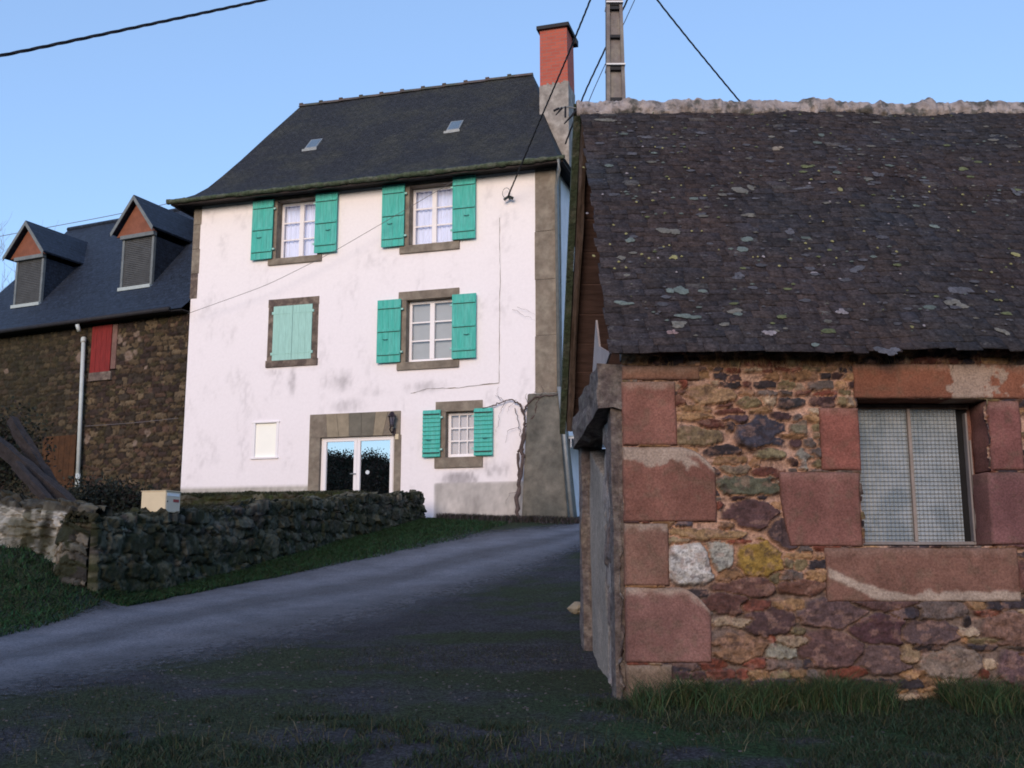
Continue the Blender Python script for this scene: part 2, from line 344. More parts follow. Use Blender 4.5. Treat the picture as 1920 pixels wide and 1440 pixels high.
# gravelly soil, thin grass: real ground cover colours
n1 = fbm(X * .5, Y * .9, 101, 5); n2 = fbm(X * 3.2, Y * 4, 111, 5)
n3 = fbm(X * 9, Y * 9, 121, 4)[..., None]; soil = np.array([.046, .047, .056]) * (.65 + .7 * n3); gcol = np.array([.034, .046, .026]); gg = np.array([.026, .052, .024])
k = sstep(.44, .62, n1 * .6 + n2 * .4)[..., None]
c = soil * (1 - k) + gcol * k
gb = sstep(3.2, 6.4, Y + n1 * 1.4) * (Y < 7.2) * sstep(.2, 1.5, X + n2 * .8) * sstep(.40, .56, n2 * .6 + n1 * .4)     # grass against the outbuilding
c = c * (1 - gb[..., None]) + gg * gb[..., None]
lf = sstep(-5.0, -6.2, X + .25 * (Y - 10)) * sstep(9.6, 10.6, Y - .0 * X)
c = c * (1 - .85 * lf[..., None]) + gg * .85 * lf[..., None]
far = sstep(30, 60, np.hypot(X, Y))[..., None]; c = c * (1 - far) + np.array([.03, .035, .02]) * far
ground = npmesh('ground', np.stack([X, Y, Zg], -1).reshape(-1, 3), gridfaces(*X.shape), M['ground'], col=c.reshape(-1, 3), smooth=True)
tag(ground, kind='structure')

# road: sheet between its two ragged edges
_edge_far = [hitg(*p) for p in [(-700, 1310), (-200, 1235), (0, 1192), (250, 1132), (500, 1085), (700, 1045), (850, 1012), (1000, 993), (1085, 984)]]
_edge_near = [hitg(*p) for p in [(-1150, 1500), (-300, 1395), (0, 1325), (300, 1262), (560, 1208), (760, 1160), (920, 1115), (1030, 1072), (1120, 1020)]]
_edge_far += [Vector((1.6, 24.5, 0)), Vector((2.6, 32, 0))]; _edge_near += [Vector((3.4, 20.5, 0)), Vector((5.5, 30, 0))]
def resample(P, n):
    P = np.array([(p.x, p.y) for p in P]); s = np.r_[0, np.cumsum(np.hypot(*np.diff(P, axis=0).T))]; t = np.linspace(0, 1, n) * (len(P) - 1)
    k = np.arange(len(P)); x = np.interp(t, k, P[:, 0]); y = np.interp(t, k, P[:, 1]); kk = np.hanning(31); kk /= kk.sum()
    f = lambda a: np.convolve(np.pad(a, 15, mode='edge'), kk, 'valid'); return np.stack([f(x), f(y)], 1)
A = resample(_edge_far, 420); B = resample(_edge_near, 420); nw = 60
nw = 90; T = np.linspace(-.22, 1.20, nw); RX = A[:, None, 0] + (B - A)[:, None, 0] * T; RY = A[:, None, 1] + (B - A)[:, None, 1] * T
def hmesh(x, y):                       # the ground mesh's own height under a point (bilinear on its grid)
    i = np.clip(np.searchsorted(gx, x) - 1, 0, len(gx) - 2); j = np.clip(np.searchsorted(gy, y) - 1, 0, len(gy) - 2)
    fx = (x - gx[i]) / (gx[i + 1] - gx[i]); fy = (y - gy[j]) / (gy[j + 1] - gy[j])
    return Zg[i, j] * (1 - fx) * (1 - fy) + Zg[i + 1, j] * fx * (1 - fy) + Zg[i, j + 1] * (1 - fx) * fy + Zg[i + 1, j + 1] * fx * fy
RZ = hmesh(RX, RY) + .012
edge = np.minimum((T + .22) / .34, (1.20 - T) / .62)[None, :] * np.ones_like(RX); edge = edge + (fbm(RX * .8, RY * .8, 78) - .5) * .35
trk = np.exp(-((T - .22) / .13) ** 2) + .75 * np.exp(-((T - .58) / .10) ** 2) - .45 * np.exp(-((T - .40) / .07) ** 2); trk = trk[None, :] * np.ones_like(RX)
rc = np.zeros(RX.shape + (3,)); rc[..., 0] = np.clip(edge, 0, 1) * sstep(0, .12, T + .22) * sstep(0, .12, 1.20 - T); rc[..., 1] = trk; rc[..., 2] = fbm(RX * 1.2, RY * 1.2, 77)
def roadmat():
    m = bpy.data.materials.new('worn_asphalt'); m.use_nodes = True; n = m.node_tree.nodes; l = m.node_tree.links; b = n['Principled BSDF']; o = n['Material Output']
    a = n.new('ShaderNodeVertexColor'); a.layer_name = 'Col'; s = n.new('ShaderNodeSeparateColor'); l.new(a.outputs[0], s.inputs[0])
    tc = n.new('ShaderNodeTexCoord')
    def noise(sc, d=5):
        t = n.new('ShaderNodeTexNoise'); t.inputs['Scale'].default_value = sc; t.inputs['Detail'].default_value = d; t.inputs['Roughness'].default_value = .7
        l.new(tc.outputs['Object'], t.inputs['Vector']); return t.outputs[0]
    mx = n.new('ShaderNodeMix'); mx.data_type = 'RGBA'; l.new(s.outputs[1], mx.inputs[0]); mx.inputs[6].default_value = (.078, .081, .096, 1); mx.inputs[7].default_value = (.132, .138, .166, 1)
    nz = noise(2.0, 8); mr = n.new('ShaderNodeMapRange'); mr.inputs[1].default_value = .3; mr.inputs[2].default_value = .7; mr.inputs[3].default_value = .7; mr.inputs[4].default_value = 1.25; l.new(nz, mr.inputs[0])
    n2_ = noise(45, 8); mr2 = n.new('ShaderNodeMapRange'); mr2.inputs[1].default_value = .3; mr2.inputs[2].default_value = .7; mr2.inputs[3].default_value = .4; mr2.inputs[4].default_value = 1.6; l.new(n2_, mr2.inputs[0])
    mu = n.new('ShaderNodeMath'); mu.operation = 'MULTIPLY'; l.new(mr.outputs[0], mu.inputs[0]); l.new(mr2.outputs[0], mu.inputs[1])
    vs = n.new('ShaderNodeVectorMath'); vs.operation = 'SCALE'; l.new(mx.outputs[2], vs.inputs[0]); l.new(mu.outputs[0], vs.inputs['Scale']); l.new(vs.outputs[0], b.inputs['Base Color'])
    b.inputs['Roughness'].default_value = .8; b.inputs['Specular IOR Level'].default_value = .25
    bp = n.new('ShaderNodeBump'); bp.inputs['Distance'].default_value = .012; bp.inputs['Strength'].default_value = .7; l.new(noise(60, 4), bp.inputs['Height']); l.new(bp.outputs[0], b.inputs['Normal'])
    en = noise(14, 10); ad = n.new('ShaderNodeMath'); ad.operation = 'ADD'; l.new(s.outputs[0], ad.inputs[0]); l.new(en, ad.inputs[1])
    cm = n.new('ShaderNodeMapRange'); cm.inputs[1].default_value = .78; cm.inputs[2].default_value = 1.22; l.new(ad.outputs[0], cm.inputs[0])
    tr = n.new('ShaderNodeBsdfTransparent'); ms = n.new('ShaderNodeMixShader'); l.new(cm.outputs[0], ms.inputs[0]); l.new(tr.outputs[0], ms.inputs[1]); l.new(b.outputs[0], ms.inputs[2]); l.new(ms.outputs[0], o.inputs[0])
    return m
road = npmesh('road', np.stack([RX, RY, RZ], -1).reshape(-1, 3), gridfaces(*RX.shape)[:, ::-1], roadmat(), col=rc.reshape(-1, 3), smooth=True)
tag(road, kind='structure')

# =================================================================== white farmhouse
H = thing('farmhouse', 'tall three storey white farmhouse with green shutters and hipped slate roof', 'house', FH.W(0, 0, 0), FH_ANG)
HD = 8.2                                   # depth of the house
ZB = float(hgt(.0, 22.3)) - .5
# wall top line
ZT = FH.uz(700, 346)[1]
def mid(x0, x1, y): return FH.uz((x0 + x1) / 2, y)[1]
def rect(x0, x1, y0, y1):                  # pixel box on the facade to u0,u1,z0,z1 (rows taken at the centre column)
    xm, ym = (x0 + x1) / 2, (y0 + y1) / 2
    return FH.uz(x0, ym)[0], FH.uz(x1, ym)[0], FH.uz(xm, y1)[1], FH.uz(xm, y0)[1]
WINS = [  # opening, surround outer (x0,x1,y0,y1), shutters, cols, rows, kind, label
    dict(o=(520, 597, 374, 482), s=(507, 605, 366, 494), sh=[(476, 515, 378, 488), (594, 635, 364, 475)], c=1, r=3, k='curtain', rec=.2),
    dict(o=(768, 850, 346, 457), s=(752, 862, 334, 472), sh=[(719, 761, 349, 464), (851, 894, 333, 450)], c=1, r=3, k='curtain', rec=.2),
    dict(o=(762, 850, 560, 677), s=(747, 861, 544, 692), sh=[(710, 754, 564, 681), (850, 895, 553, 673)], c=1, r=3, k='curtain_grey', rec=.16),
    dict(o=(836, 893, 771, 857), s=(817, 905, 752, 877), sh=[(795, 828, 770, 858), (891, 926, 766, 855)], c=0, r=3, k='net', rec=.14),
]
OPEN = [rect(*W_['o']) for W_ in WINS]
W3 = rect(514, 585, 574, 674); OPEN.append(W3)
W6 = rect(475, 521, 793, 858); OPEN.append(W6)
DOOR = rect(598, 738, 818, 1000); DOOR = (DOOR[0], DOOR[1], float(hgt(-4.5, 22)) - .15, FH.uz(668, 818)[1]); OPEN.append(DOOR)
# facade: fine grid with exact opening edges
us = sorted(set(np.round(list(np.arange(0, HW, .045)) + [HW] + [o[k] for o in OPEN for k in (0, 1)], 4)))
zs = sorted(set(np.round(list(np.arange(ZB, ZT, .045)) + [ZT] + [o[k] for o in OPEN for k in (2, 3)], 4)))
us = np.array(us); zs = np.array(zs); Ug, Zw = np.meshgrid(us, zs, indexing='ij')
cu = (us[:-1] + us[1:]) / 2; cz = (zs[:-1] + zs[1:]) / 2; CU, CZ = np.meshgrid(cu, cz, indexing='ij'); keep = np.ones(CU.shape, bool)
for o in OPEN: keep &= ~((CU > o[0]) & (CU < o[1]) & (CZ > o[2]) & (CZ < o[3]))
base = np.array([.83, .795, .835]) * np.ones(Ug.shape + (1,))
top = sstep(ZT - 3.2, ZT, Zw)[..., None]; base = base * (1 - top) + np.array([.85, .805, .81]) * top
st = np.zeros(Ug.shape)
def blot(px, py, rx, ry, amt):
    u, z = FH.uz(px, py); s_ = .0118; global st
    d = ((Ug - u) / (rx * s_)) ** 2 + ((Zw - z) / (ry * s_)) ** 2; st = np.maximum(st, amt * np.exp(-d))
for b_ in [(560, 510, 35, 18, .25), (548, 715, 14, 40, .65), (510, 700, 45, 12, .35), (640, 715, 40, 30, .75), (655, 760, 60, 22, .6), (800, 725, 70, 18, .6), (860, 705, 40, 12, .4), (700, 735, 60, 20, .45),
           (445, 700, 12, 35, .35), (440, 560, 12, 40, .18), (500, 745, 20, 40, .3), (860, 900, 45, 18, .85), (930, 880, 50, 25, .5), (780, 790, 30, 45, .3), (380, 700, 16, 60, .15), (780, 500, 40, 25, .15), (950, 690, 40, 60, .15), (830, 800, 9, 60, .3), (700, 650, 30, 60, .15)]: blot(*b_)
nz = fbm(Ug * 2.5, Zw * 1.4, 31, 6); nf = fbm(Ug * 16, Zw * 8, 37, 5)
stn = sstep(.22, .85, st * (.55 + .9 * nz) * (.55 + .9 * nf))[..., None]
gen = (sstep(.50, .78, nz) * sstep(.35, .75, nf) * .22)[..., None]
base = base * (1 - np.clip(stn * .78 + gen * 1.2, 0, 1)) + np.array([.34, .32, .34]) * np.clip(stn * .78 + gen * 1.2, 0, 1)
zpl = FH.uz(880, 905)[1]; upl = FH.uz(752, 900)[0]
pl = sstep(zpl + .03, zpl - .03, Zw + (nf - .5) * .03) * sstep(FH.uz(815, 930)[0] - .02, FH.uz(815, 930)[0] + .02, Ug)
base = base * (1 - pl[..., None]) + (np.array([.40, .38, .37]) * (1.0 + (nz - .5) * 1.0 + (nf - .5) * .5)[..., None]) * pl[..., None]
zpl2 = FH.uz(450, 913)[1]; p2 = sstep(zpl2 + .02, zpl2 - .02, Zw) * (Ug < DOOR[0]); base = base * (1 - p2[..., None]) + np.array([.42, .40, .37]) * (.6 + .8 * nf)[..., None] * p2[..., None]
Vf = (fbm(Ug * 1.3, Zw * 1.3, 41) - .5) * .012
facade = npmesh('wall', np.stack([Ug, Vf, Zw], -1).reshape(-1, 3), gridfaces(len(us), len(zs), keep), M['plaster'], H, col=base.reshape(-1, 3), smooth=True)
facade['label'] = 'front wall of pinkish white plaster with grey stains'
M['sideplaster'] = mat('side_plaster', (.72, .72, .76), var=.1, scale=3, bump=.3, bscale=40)
mb = MB(); mb.add([(HW, 0, ZB), (HW, HD, ZB), (HW, HD, ZT), (HW, 0, ZT), (0, HD, ZB), (0, HD, ZT), (0, 0, ZB), (0, 0, ZT)], [(0, 1, 2, 3), (1, 4, 5, 2), (4, 6, 7, 5)]); mb.build('side_wall', M['sideplaster'], H)
# room behind the openings
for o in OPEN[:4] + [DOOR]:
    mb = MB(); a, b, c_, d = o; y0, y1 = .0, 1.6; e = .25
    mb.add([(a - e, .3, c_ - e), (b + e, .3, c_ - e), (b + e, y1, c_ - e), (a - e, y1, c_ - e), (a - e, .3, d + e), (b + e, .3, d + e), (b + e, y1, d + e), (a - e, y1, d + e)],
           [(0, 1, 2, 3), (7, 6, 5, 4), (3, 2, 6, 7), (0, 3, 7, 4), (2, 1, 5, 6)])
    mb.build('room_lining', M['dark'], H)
def surround(parent, o, s, d_out=.03, depth=.25, m=None, bot=True, reveal=True):
    m = m or M['stone']; a, b, c_, d = o; A_, B_, C_, D_ = s
    MB().box(A_, B_, -d_out, depth, d, D_).build('lintel', m, parent, bevel=.006)
    if bot: MB().box(A_ - .01, B_ + .01, -d_out - .02, depth, C_, c_).build('sill', m, parent, bevel=.008)
    MB().box(A_ + .01, a, -d_out + .003, depth, c_ + .001, d - .001).build('jamb', m, parent, bevel=.006)
    MB().box(b, B_ - .01, -d_out + .003, depth, c_ + .001, d - .001).build('jamb', m, parent, bevel=.006)
def casement(parent, o, rec, cols, rows, kind):
    a, b, c_, d = o; a += .004; b -= .004; d -= .004; c_ += .004; y0, y1 = rec, rec + .06; t = .065
    mb = MB(); mb.box(a, a + t, y0, y1, c_, d).box(b - t, b, y0, y1, c_, d).box(a + t, b - t, y0, y1, d - t, d).box(a + t, b - t, y0, y1, c_, c_ + t * 1.25).box(a + t * .3, b - t * .3, y0 - .03, y0, c_, c_ + .035)
    fr = mb.build('frame', M['white'], parent, bevel=.004)
    A_, B_, C_, D_ = a + t, b - t, c_ + t * 1.25, d - t; mb = MB(); bars = .016
    if cols == 1:
        m_ = (A_ + B_) / 2; MB().box(m_ - .055, m_ + .055, y0 - .012, y1, C_ + .001, D_ - .001).build('mullion', M['white'], parent, bevel=.004)
        ivs = [(A_, m_ - .055), (m_ + .055, B_)]
    else:
        for k in (1, 2):
            x = A_ + (B_ - A_) * k / 3; MB().box(x - .011, x + .011, y0 + .008, y1 - .01, C_, D_).build('glazing_bar', M['white'], parent)
        ivs = [(A_, B_)]
    for (p, q) in ivs:
        for k in range(1, rows):
            z = C_ + (D_ - C_) * k / rows; MB().box(p, q, y0 + .01, y1 - .012, z - bars, z + bars).build('glazing_bar', M['white'], parent)
        g = MB(); g.add([(p, y0 + .03, C_), (q, y0 + .03, C_), (q, y0 + .03, D_), (p, y0 + .03, D_)], [(0, 1, 2, 3)]); g.build('pane', M['glass'], parent)
    n_ = 60
    xs = np.linspace(A_ - .03, B_ + .03, n_); yy = y0 + .10 + .018 * np.sin(xs * 55) * (kind == 'curtain'); XX = np.stack([np.repeat(xs, 2), np.repeat(yy, 2), np.tile([C_ - .05, D_ + .03], n_)], -1)
    npmesh('blind' if kind == 'curtain_grey' else 'curtain', XX, gridfaces(n_, 2), M[kind], parent, smooth=True)
def shutter(r, side, y0=-.075, style='battens', m='green'):
    a, b, c_, d = r; root = bpy.data.objects.new('shutter', None); COL.objects.link(root); root.parent = H
    th = .032; n_ = 4; mb = MB()
    if style == 'battens':
        for k in range(n_):
            x0 = a + (b - a) * k / n_; x1 = a + (b - a) * (k + 1) / n_; e = .0025
            mb.box(x0 + e, x1 - e, y0, y0 + th, c_, d)
        mb.box(a + .01, b - .01, y0 + .006, y0 + th - .004, c_ + .01, d - .01)
        mb.build('boards', M[m], root)
        for f in (.12, .49, .86):
            z = c_ + (d - c_) * f; sb = MB().box(a + .02, b - .01, y0 - .022, y0 - .001, z - .004, z + .05).build('batten', M[m], root, bevel=.003)
            sb2 = MB().box(a + .03, b - .02, y0 - .010, y0 - .001, z - .016, z - .006).build('strap_hinge', M['iron'], root)
    else:
        nb = 11
        for k in range(nb):
            z0 = c_ + (d - c_) * k / nb; z1 = c_ + (d - c_) * (k + 1) / nb
            mb.add([(a, y0, z0 + .012), (b, y0, z0 + .012), (b, y0 + .022, z1 - .004), (a, y0 + .022, z1 - .004), (a, y0 + th, z0 + .01), (b, y0 + th, z0 + .01)], [(0, 1, 2, 3), (0, 4, 5, 1)])
        mb.box(a, b, y0 + .024, y0 + th + .004, c_, d)
        mb.build('boards', M[m], root)
        for f in (.08, .9): MB().box(a + .02, b - .02, y0 - .012, y0 - .001, c_ + (d - c_) * f, c_ + (d - c_) * f + .02).build('strap_hinge', M['iron'], root)
    # small curved pull
    um = a + (b - a) * (.38 if side == 'L' else .62); zm = c_ + (d - c_) * .36
    MB().tube([(um - .06, y0 - .012, zm + .012), (um - .03, y0 - .03, zm - .004), (um + .03, y0 - .03, zm - .004), (um + .06, y0 - .012, zm + .012)], .007).build('pull', M['iron'], root)
    hx = b if side == 'L' else a
    for f in (.16, .84):
        z = c_ + (d - c_) * f; MB().box(min(hx, hx + (.05 if side == 'L' else -.05)), max(hx, hx + (.05 if side == 'L' else -.05)), y0 + .01, y0 + .05, z - .02, z + .02).build('hinge', M['pale'], root)
    return root
for i, W_ in enumerate(WINS):
    wp = bpy.data.objects.new('window', None); COL.objects.link(wp); wp.parent = H
    wp['label'] = ['top floor window on the left with white curtains', 'top floor window on the right with white curtains', 'middle floor window with grey blind', 'small ground floor window with nine panes'][i]
    surround(wp, OPEN[i], rect(*W_['s']), m=M['stoneb'] if i in (0,) and False else None)
    casement(wp, OPEN[i], W_['rec'], W_['c'], W_['r'], W_['k'])
    for s_, side in zip(W_['sh'], 'LR'): shutter(rect(*s_), side, y0=-.105, style='battens' if i < 3 else 'louvre')
# closed pale shutters
s3 = rect(502, 597, 559, 687)
root = bpy.data.objects.new('window', None); COL.objects.link(root); root.parent = H; root['label'] = 'middle floor window closed with pale green shutters'
surround(root, W3, s3, m=M['stoneb'], d_out=.02)
mid_u = (W3[0] + W3[1]) / 2
for (a, b) in ((W3[0] - .01, mid_u - .004), (mid_u + .004, W3[1] + .01)):
    mb = MB()
    for k in range(3):
        x0 = a + (b - a) * k / 3; x1 = a + (b - a) * (k + 1) / 3; mb.box(x0 + .001, x1 - .001, -.045, -.024, W3[2] - .01, W3[3] + .01)
    lf_ = mb.build('closed_shutter', M['pale'], root)
for z in (W3[2] + .15, W3[3] - .15):
    for u_ in (W3[0] - .05, W3[1] + .0): MB().box(u_, u_ + .05, -.05, -.022, z - .03, z + .03).build('hinge', M['pale'], root)
for z in (W3[2] + .14, W3[3] - .18): MB().box(W3[0] + .0, W3[1] - .0, -.051, -.046, z, z + .012).build('strap_hinge', M['pale'], root)
MB().box(W3[0], W3[1], .1, .12, W3[2], W3[3]).build('backing', M['dark'], root)
# small window with milky pane
root = bpy.data.objects.new('window', None); COL.objects.link(root); root.parent = H; root['label'] = 'small square ground floor window with cream pane'
a, b, c_, d = W6; t = .045
MB().box(a - .02, a + t, -.02, .08, c_, d).box(b - t, b + .02, -.02, .08, c_, d).box(a - .04, b + .04, -.03, .08, d, d + .035).box(a - .04, b + .04, -.04, .08, c_ - .03, c_ + .012).build('frame', M['white'], root, bevel=.004)
MB().box(a + t, b - t, .03, .045, c_ + .012, d).build('pane', M['cream'], root)
# door
root = bpy.data.objects.new('door', None); COL.objects.link(root); root.parent = H; root['label'] = 'white framed glazed double door under stone lintel'
a, b, c_, d = DOOR; y0 = .07; sL = (609 - 598) / 140 * (b - a); m0 = a + (661 - 598) / 140 * (b - a); m1 = a + (672 - 598) / 140 * (b - a); mm = (m0 + m1) / 2
MB().box(a, a + .05, y0, y0 + .08, c_, d).box(b - .05, b, y0, y0 + .08, c_, d).box(a + .05, b - .05, y0, y0 + .08, d - .045, d).build('frame', M['white'], root, bevel=.004)
for (p, q) in ((a + .053, mm - .002), (mm + .002, b - .053)):
    st_ = .075
    lf_ = MB().box(p, p + st_, y0 - .012, y0 + .05, c_ + .02, d - .048).box(q - st_, q, y0 - .012, y0 + .05, c_ + .02, d - .048).box(p + st_, q - st_, y0 - .012, y0 + .05, d - .10, d - .048).box(p + st_, q - st_, y0 - .012, y0 + .05, c_ + .02, c_ + .2).build('door_leaf', M['white'], root, bevel=.003)
    g = MB(); g.add([(p + st_, y0 + .02, c_ + .2), (q - st_, y0 + .02, c_ + .2), (q - st_, y0 + .02, d - .10), (p + st_, y0 + .02, d - .10)], [(0, 1, 2, 3)]); g.build('pane', M['doorglass'], root)
hu, hz = FH.uz(660, 888); MB().tube([(mm - .02, y0 - .05, hz), (mm - .14, y0 - .05, hz)], .012).tube([(mm - .02, y0 - .01, hz), (mm - .02, y0 - .055, hz)], .012).build('handle', M['zinc'], root)
su, sz = FH.uz(686, 885); mb = MB(); mb.tube([(su, y0 + .008, sz), (su, y0 + .016, sz)], .045, 20); mb.build('sticker', M['plate'], root)
root = bpy.data.objects.new('door_surround', None); COL.objects.link(root); root.parent = H
dl, dlz = FH.uz(582, 778); dr, drz = FH.uz(752, 770); zl = DOOR[3]
cuts_top = [582, 612, 632, 655, 678, 705, 728, 752]; cuts_bot = [598, 614, 636, 655, 678, 700, 718, 739]
for k in range(7):
    p = [FH.uz(cuts_bot[k], 818)[0], FH.uz(cuts_bot[k + 1], 818)[0], FH.uz(cuts_top[k + 1], 774)[0], FH.uz(cuts_top[k], 774)[0]]
    if k == 0: p[0] = p[3]
    if k == 6: p[1] = p[2]
    e = .003; zt = dlz
    MB().prism([(p[0] + e, zl), (p[1] - e, zl), (p[2] - e, zt), (p[3] + e, zt)], -.02 - .002 * (k % 2), .2).build('voussoir', M[['stone', 'stone2', 'stone2', 'stone3', 'stone3', 'stone2', 'stone'][k]], root)
MB().box(dl, a, -.018, .2, c_, zl - .002).build('jamb', M['stone'], root, bevel=.004)
MB().box(b, dr + .02, -.018, .2, c_, zl - .002).build('jamb', M['stone'], root, bevel=.004)
bu, bz = FH.uz(745, 819); MB().box(bu - .04, bu + .04, -.035, -.019, bz - .06, bz + .06).build('doorbell', M['box'], H, bevel=.004)
# corner stones
uq0 = FH.uz(1003, 500)[0]; zq = FH.uz(1010, 737)[1]
mb = MB(); z = zq; k = 0
zz_ = [zq, zq + 1.25, zq + 2.5, zq + 3.6, ZT - .02]
for z0, z1 in zip(zz_[:-1], zz_[1:]):
    MB().box(uq0 + .012 * (k % 2), HW + .02, -.02, .45, z0 + .003, z1 - .003).build('quoin', M['stone'], H, bevel=.008); k += 1
zl0 = FH.uz(360, 560)[1]; z = zl0; k = 0
while z < ZT - .1:
    z1 = min(z + .62, ZT - .02); MB().box(-.02, .17 + .02 * (k % 2), -.02, .45, z, z1 - .004).build('quoin', M['stone'] if k else M['stoneb'], H, bevel=.008); z = z1; k += 1
# buttress at the foot of the right corner
b0 = FH.uz(984, 900)[0]; bt = FH.uz(990, 740); zb = ZB
mb = MB(); n_ = 14; vs = []; fs = []
for i in range(n_ + 1):
    t = i / n_; z = zb + (zq - .01 - zb) * t; ur = HW + .05 + .30 * (1 - t) ** 1.1; ul = b0 + .08 * t; vf = -.06 - .30 * (1 - t)
    vs += [(ul, vf, z), (ur, vf, z), (ur, .6, z), (ul, .6, z)]
for i in range(n_):
    for j in range(4): fs.append((i * 4 + j, i * 4 + (j + 1) % 4, i * 4 + 4 + (j + 1) % 4, i * 4 + 4 + j))
fs.append(tuple(n_ * 4 + j for j in range(4))); mb.add(vs, fs); mb.build('buttress', M['render'], H, bevel=.03)
# cracks in the plaster
def ribbon(pts, wd, y=-.012):
    mb = MB(); P = [FH.uz(*p) for p in pts]; Q = []
    for (u0, z0), (u1, z1) in zip(P[:-1], P[1:]):
        for k in range(8): t = k / 8; Q.append((u0 + (u1 - u0) * t + rnd.uniform(-.008, .008), z0 + (z1 - z0) * t + rnd.uniform(-.008, .008)))
    Q.append(P[-1]); mb.tube([(u, y, z) for u, z in Q], wd, 4, jit=.6); return mb
ribbon([(937, 408), (938, 500), (937, 600), (936, 718)], .004).build('crack', M['stone'], H)
ribbon([(770, 738), (800, 729), (860, 727), (936, 718)], .006).build('crack', M['stone'], H)
# roof: hipped, flared at the eaves
ovh = .42
zr = FH.uz(780, 168, HD / 2)[1]; url = FH.uz(566, 196, HD / 2)[0]; urr = FH.uz(998, 141, HD / 2)[0]
ze = FH.uz(700, 333, -ovh)[1]
prof = [(0, 0), (.08, .035), (.17, .09), (.26, .17), (.36, .275), (.5, .43), (.7, .66), (.85, .83), (1, 1)]
EU0, EU1, EV0, EV1 = -.45, HW + .30, -ovh, HD + ovh
rings = []; NS = 40
for (t, h) in prof:
    a0 = EU0 + (url - EU0) * t; a1 = EU1 + (urr - EU1) * t; c0 = EV0 + (HD / 2 - EV0) * t; c1 = EV1 + (HD / 2 - EV1) * t; z = ze + (zr - ze) * h
    ring = []
    for k in range(NS): ring.append((a0 + (a1 - a0) * k / NS, c0, z))
    for k in range(NS): ring.append((a1, c0 + (c1 - c0) * k / NS, z))
    for k in range(NS): ring.append((a1 + (a0 - a1) * k / NS, c1, z))
    for k in range(NS): ring.append((a0, c1 + (c0 - c1) * k / NS, z))
    rings.append(ring)
mb = MB(); vs = []
for r_ in rings:
    for (x, y, z) in r_: vs.append((x, y, z + float((fbm(x * 1.1, y * 1.1 + z, 61) - .5)) * .06))
N4 = 4 * NS; fs = [(i * N4 + k, i * N4 + (k + 1) % N4, (i + 1) * N4 + (k + 1) % N4, (i + 1) * N4 + k) for i in range(len(prof) - 1) for k in range(N4)]
mb.add(vs, fs)
def slatemat(name, col, row, wid, col2, tilt=1.0, rough=.8, amt=.5):
    m = mat(name, col, rough=rough, var=.4, scale=7, bump=0, grain=.45, gscale=18, col2=col2, mix_scale=1.1); n = m.node_tree.nodes; l = m.node_tree.links
    tc = n.new('ShaderNodeTexCoord'); sx = n.new('ShaderNodeSeparateXYZ'); l.new(tc.outputs['Object'], sx.inputs[0]); cx = n.new('ShaderNodeCombineXYZ')
    l.new(sx.outputs[0], cx.inputs[0]); l.new(sx.outputs[2], cx.inputs[1])
    b = n.new('ShaderNodeTexBrick'); b.inputs['Scale'].default_value = 1; b.inputs['Brick Width'].default_value = wid; b.inputs['Row Height'].default_value = row; b.inputs['Mortar Size'].default_value = .012
    b.inputs['Color1'].default_value = (1, 1, 1, 1); b.inputs['Color2'].default_value = (.55, .55, .55, 1); b.inputs['Mortar'].default_value = (.15, .15, .15, 1); b.inputs['Mortar Smooth'].default_value = .3
    l.new(cx.outputs[0], b.inputs['Vector']); nz_ = n.new('ShaderNodeTexNoise'); nz_.inputs['Scale'].default_value = 22; nz_.inputs['Detail'].default_value = 6; l.new(tc.outputs['Object'], nz_.inputs['Vector'])
    ad = n.new('ShaderNodeMath'); ad.operation = 'MULTIPLY_ADD'; ad.inputs[1].default_value = 1.3; l.new(nz_.outputs[0], ad.inputs[0]); l.new(b.outputs[0], ad.inputs[2])
    bp = n.new('ShaderNodeBump'); bp.inputs['Strength'].default_value = amt; bp.inputs['Distance'].default_value = .03; l.new(ad.outputs[0], bp.inputs['Height']); l.new(bp.outputs[0], n['Principled BSDF'].inputs['Normal'])
    # tone per slate
    old = n['Principled BSDF'].inputs['Base Color'].links[0].from_socket; mx = n.new('ShaderNodeMix'); mx.data_type = 'RGBA'; mx.blend_type = 'MULTIPLY'; mx.inputs[0].default_value = .45
    l.new(old, mx.inputs[6]); l.new(b.outputs[0], mx.inputs[7]); l.new(mx.outputs[2], n['Principled BSDF'].inputs['Base Color']); return m
M['roofh'] = slatemat('house_slates', (.026, .027, .031), .085, .17, (.040, .040, .034), amt=.8)
M['roofl'] = slatemat('barn_slates', (.022, .031, .052), .10, .2, (.022, .030, .048), rough=.6, amt=.3)
hroof = mb.build('roof', M['roofh'], H)
# eaves: mossy slate edge, soffit, boards
mb = MB()
def ringbox(mb, o0, o1, z0, z1):
    mb.box(EU0 - o0, EU1 + o0, EV0 - o0, EV0 + o1, z0, z1).box(EU0 - o0, EU1 + o0, EV1 - o1, EV1 + o0, z0, z1)
    mb.box(EU0 - o0, EU0 + o1, EV0 + o1, EV1 - o1, z0, z1).box(EU1 - o1, EU1 + o0, EV0 + o1, EV1 - o1, z0, z1)
es = np.linspace(EU0 - .05, EU1 + .03, 400); ea = np.linspace(0, 2 * np.pi, 9)[:-1]
nn = (fbm(es * 5, es * 0, 71) - .5)
EX = np.repeat(es, 8); rr = np.repeat(.055 + nn * .04, 8); EYv = EV0 - .02 + np.tile(np.cos(ea), 400) * rr * 1.1; EZv = ze - .035 + np.tile(np.sin(ea), 400) * rr + (vnoise(EX * 12, np.tile(ea, 400) * 3, 4) - .5) * .03
idx_ = np.arange(399 * 8); ff = np.stack([idx_, idx_ // 8 * 8 + (idx_ % 8 + 1) % 8, (idx_ // 8 + 1) * 8 + (idx_ % 8 + 1) % 8, idx_ + 8], -1)
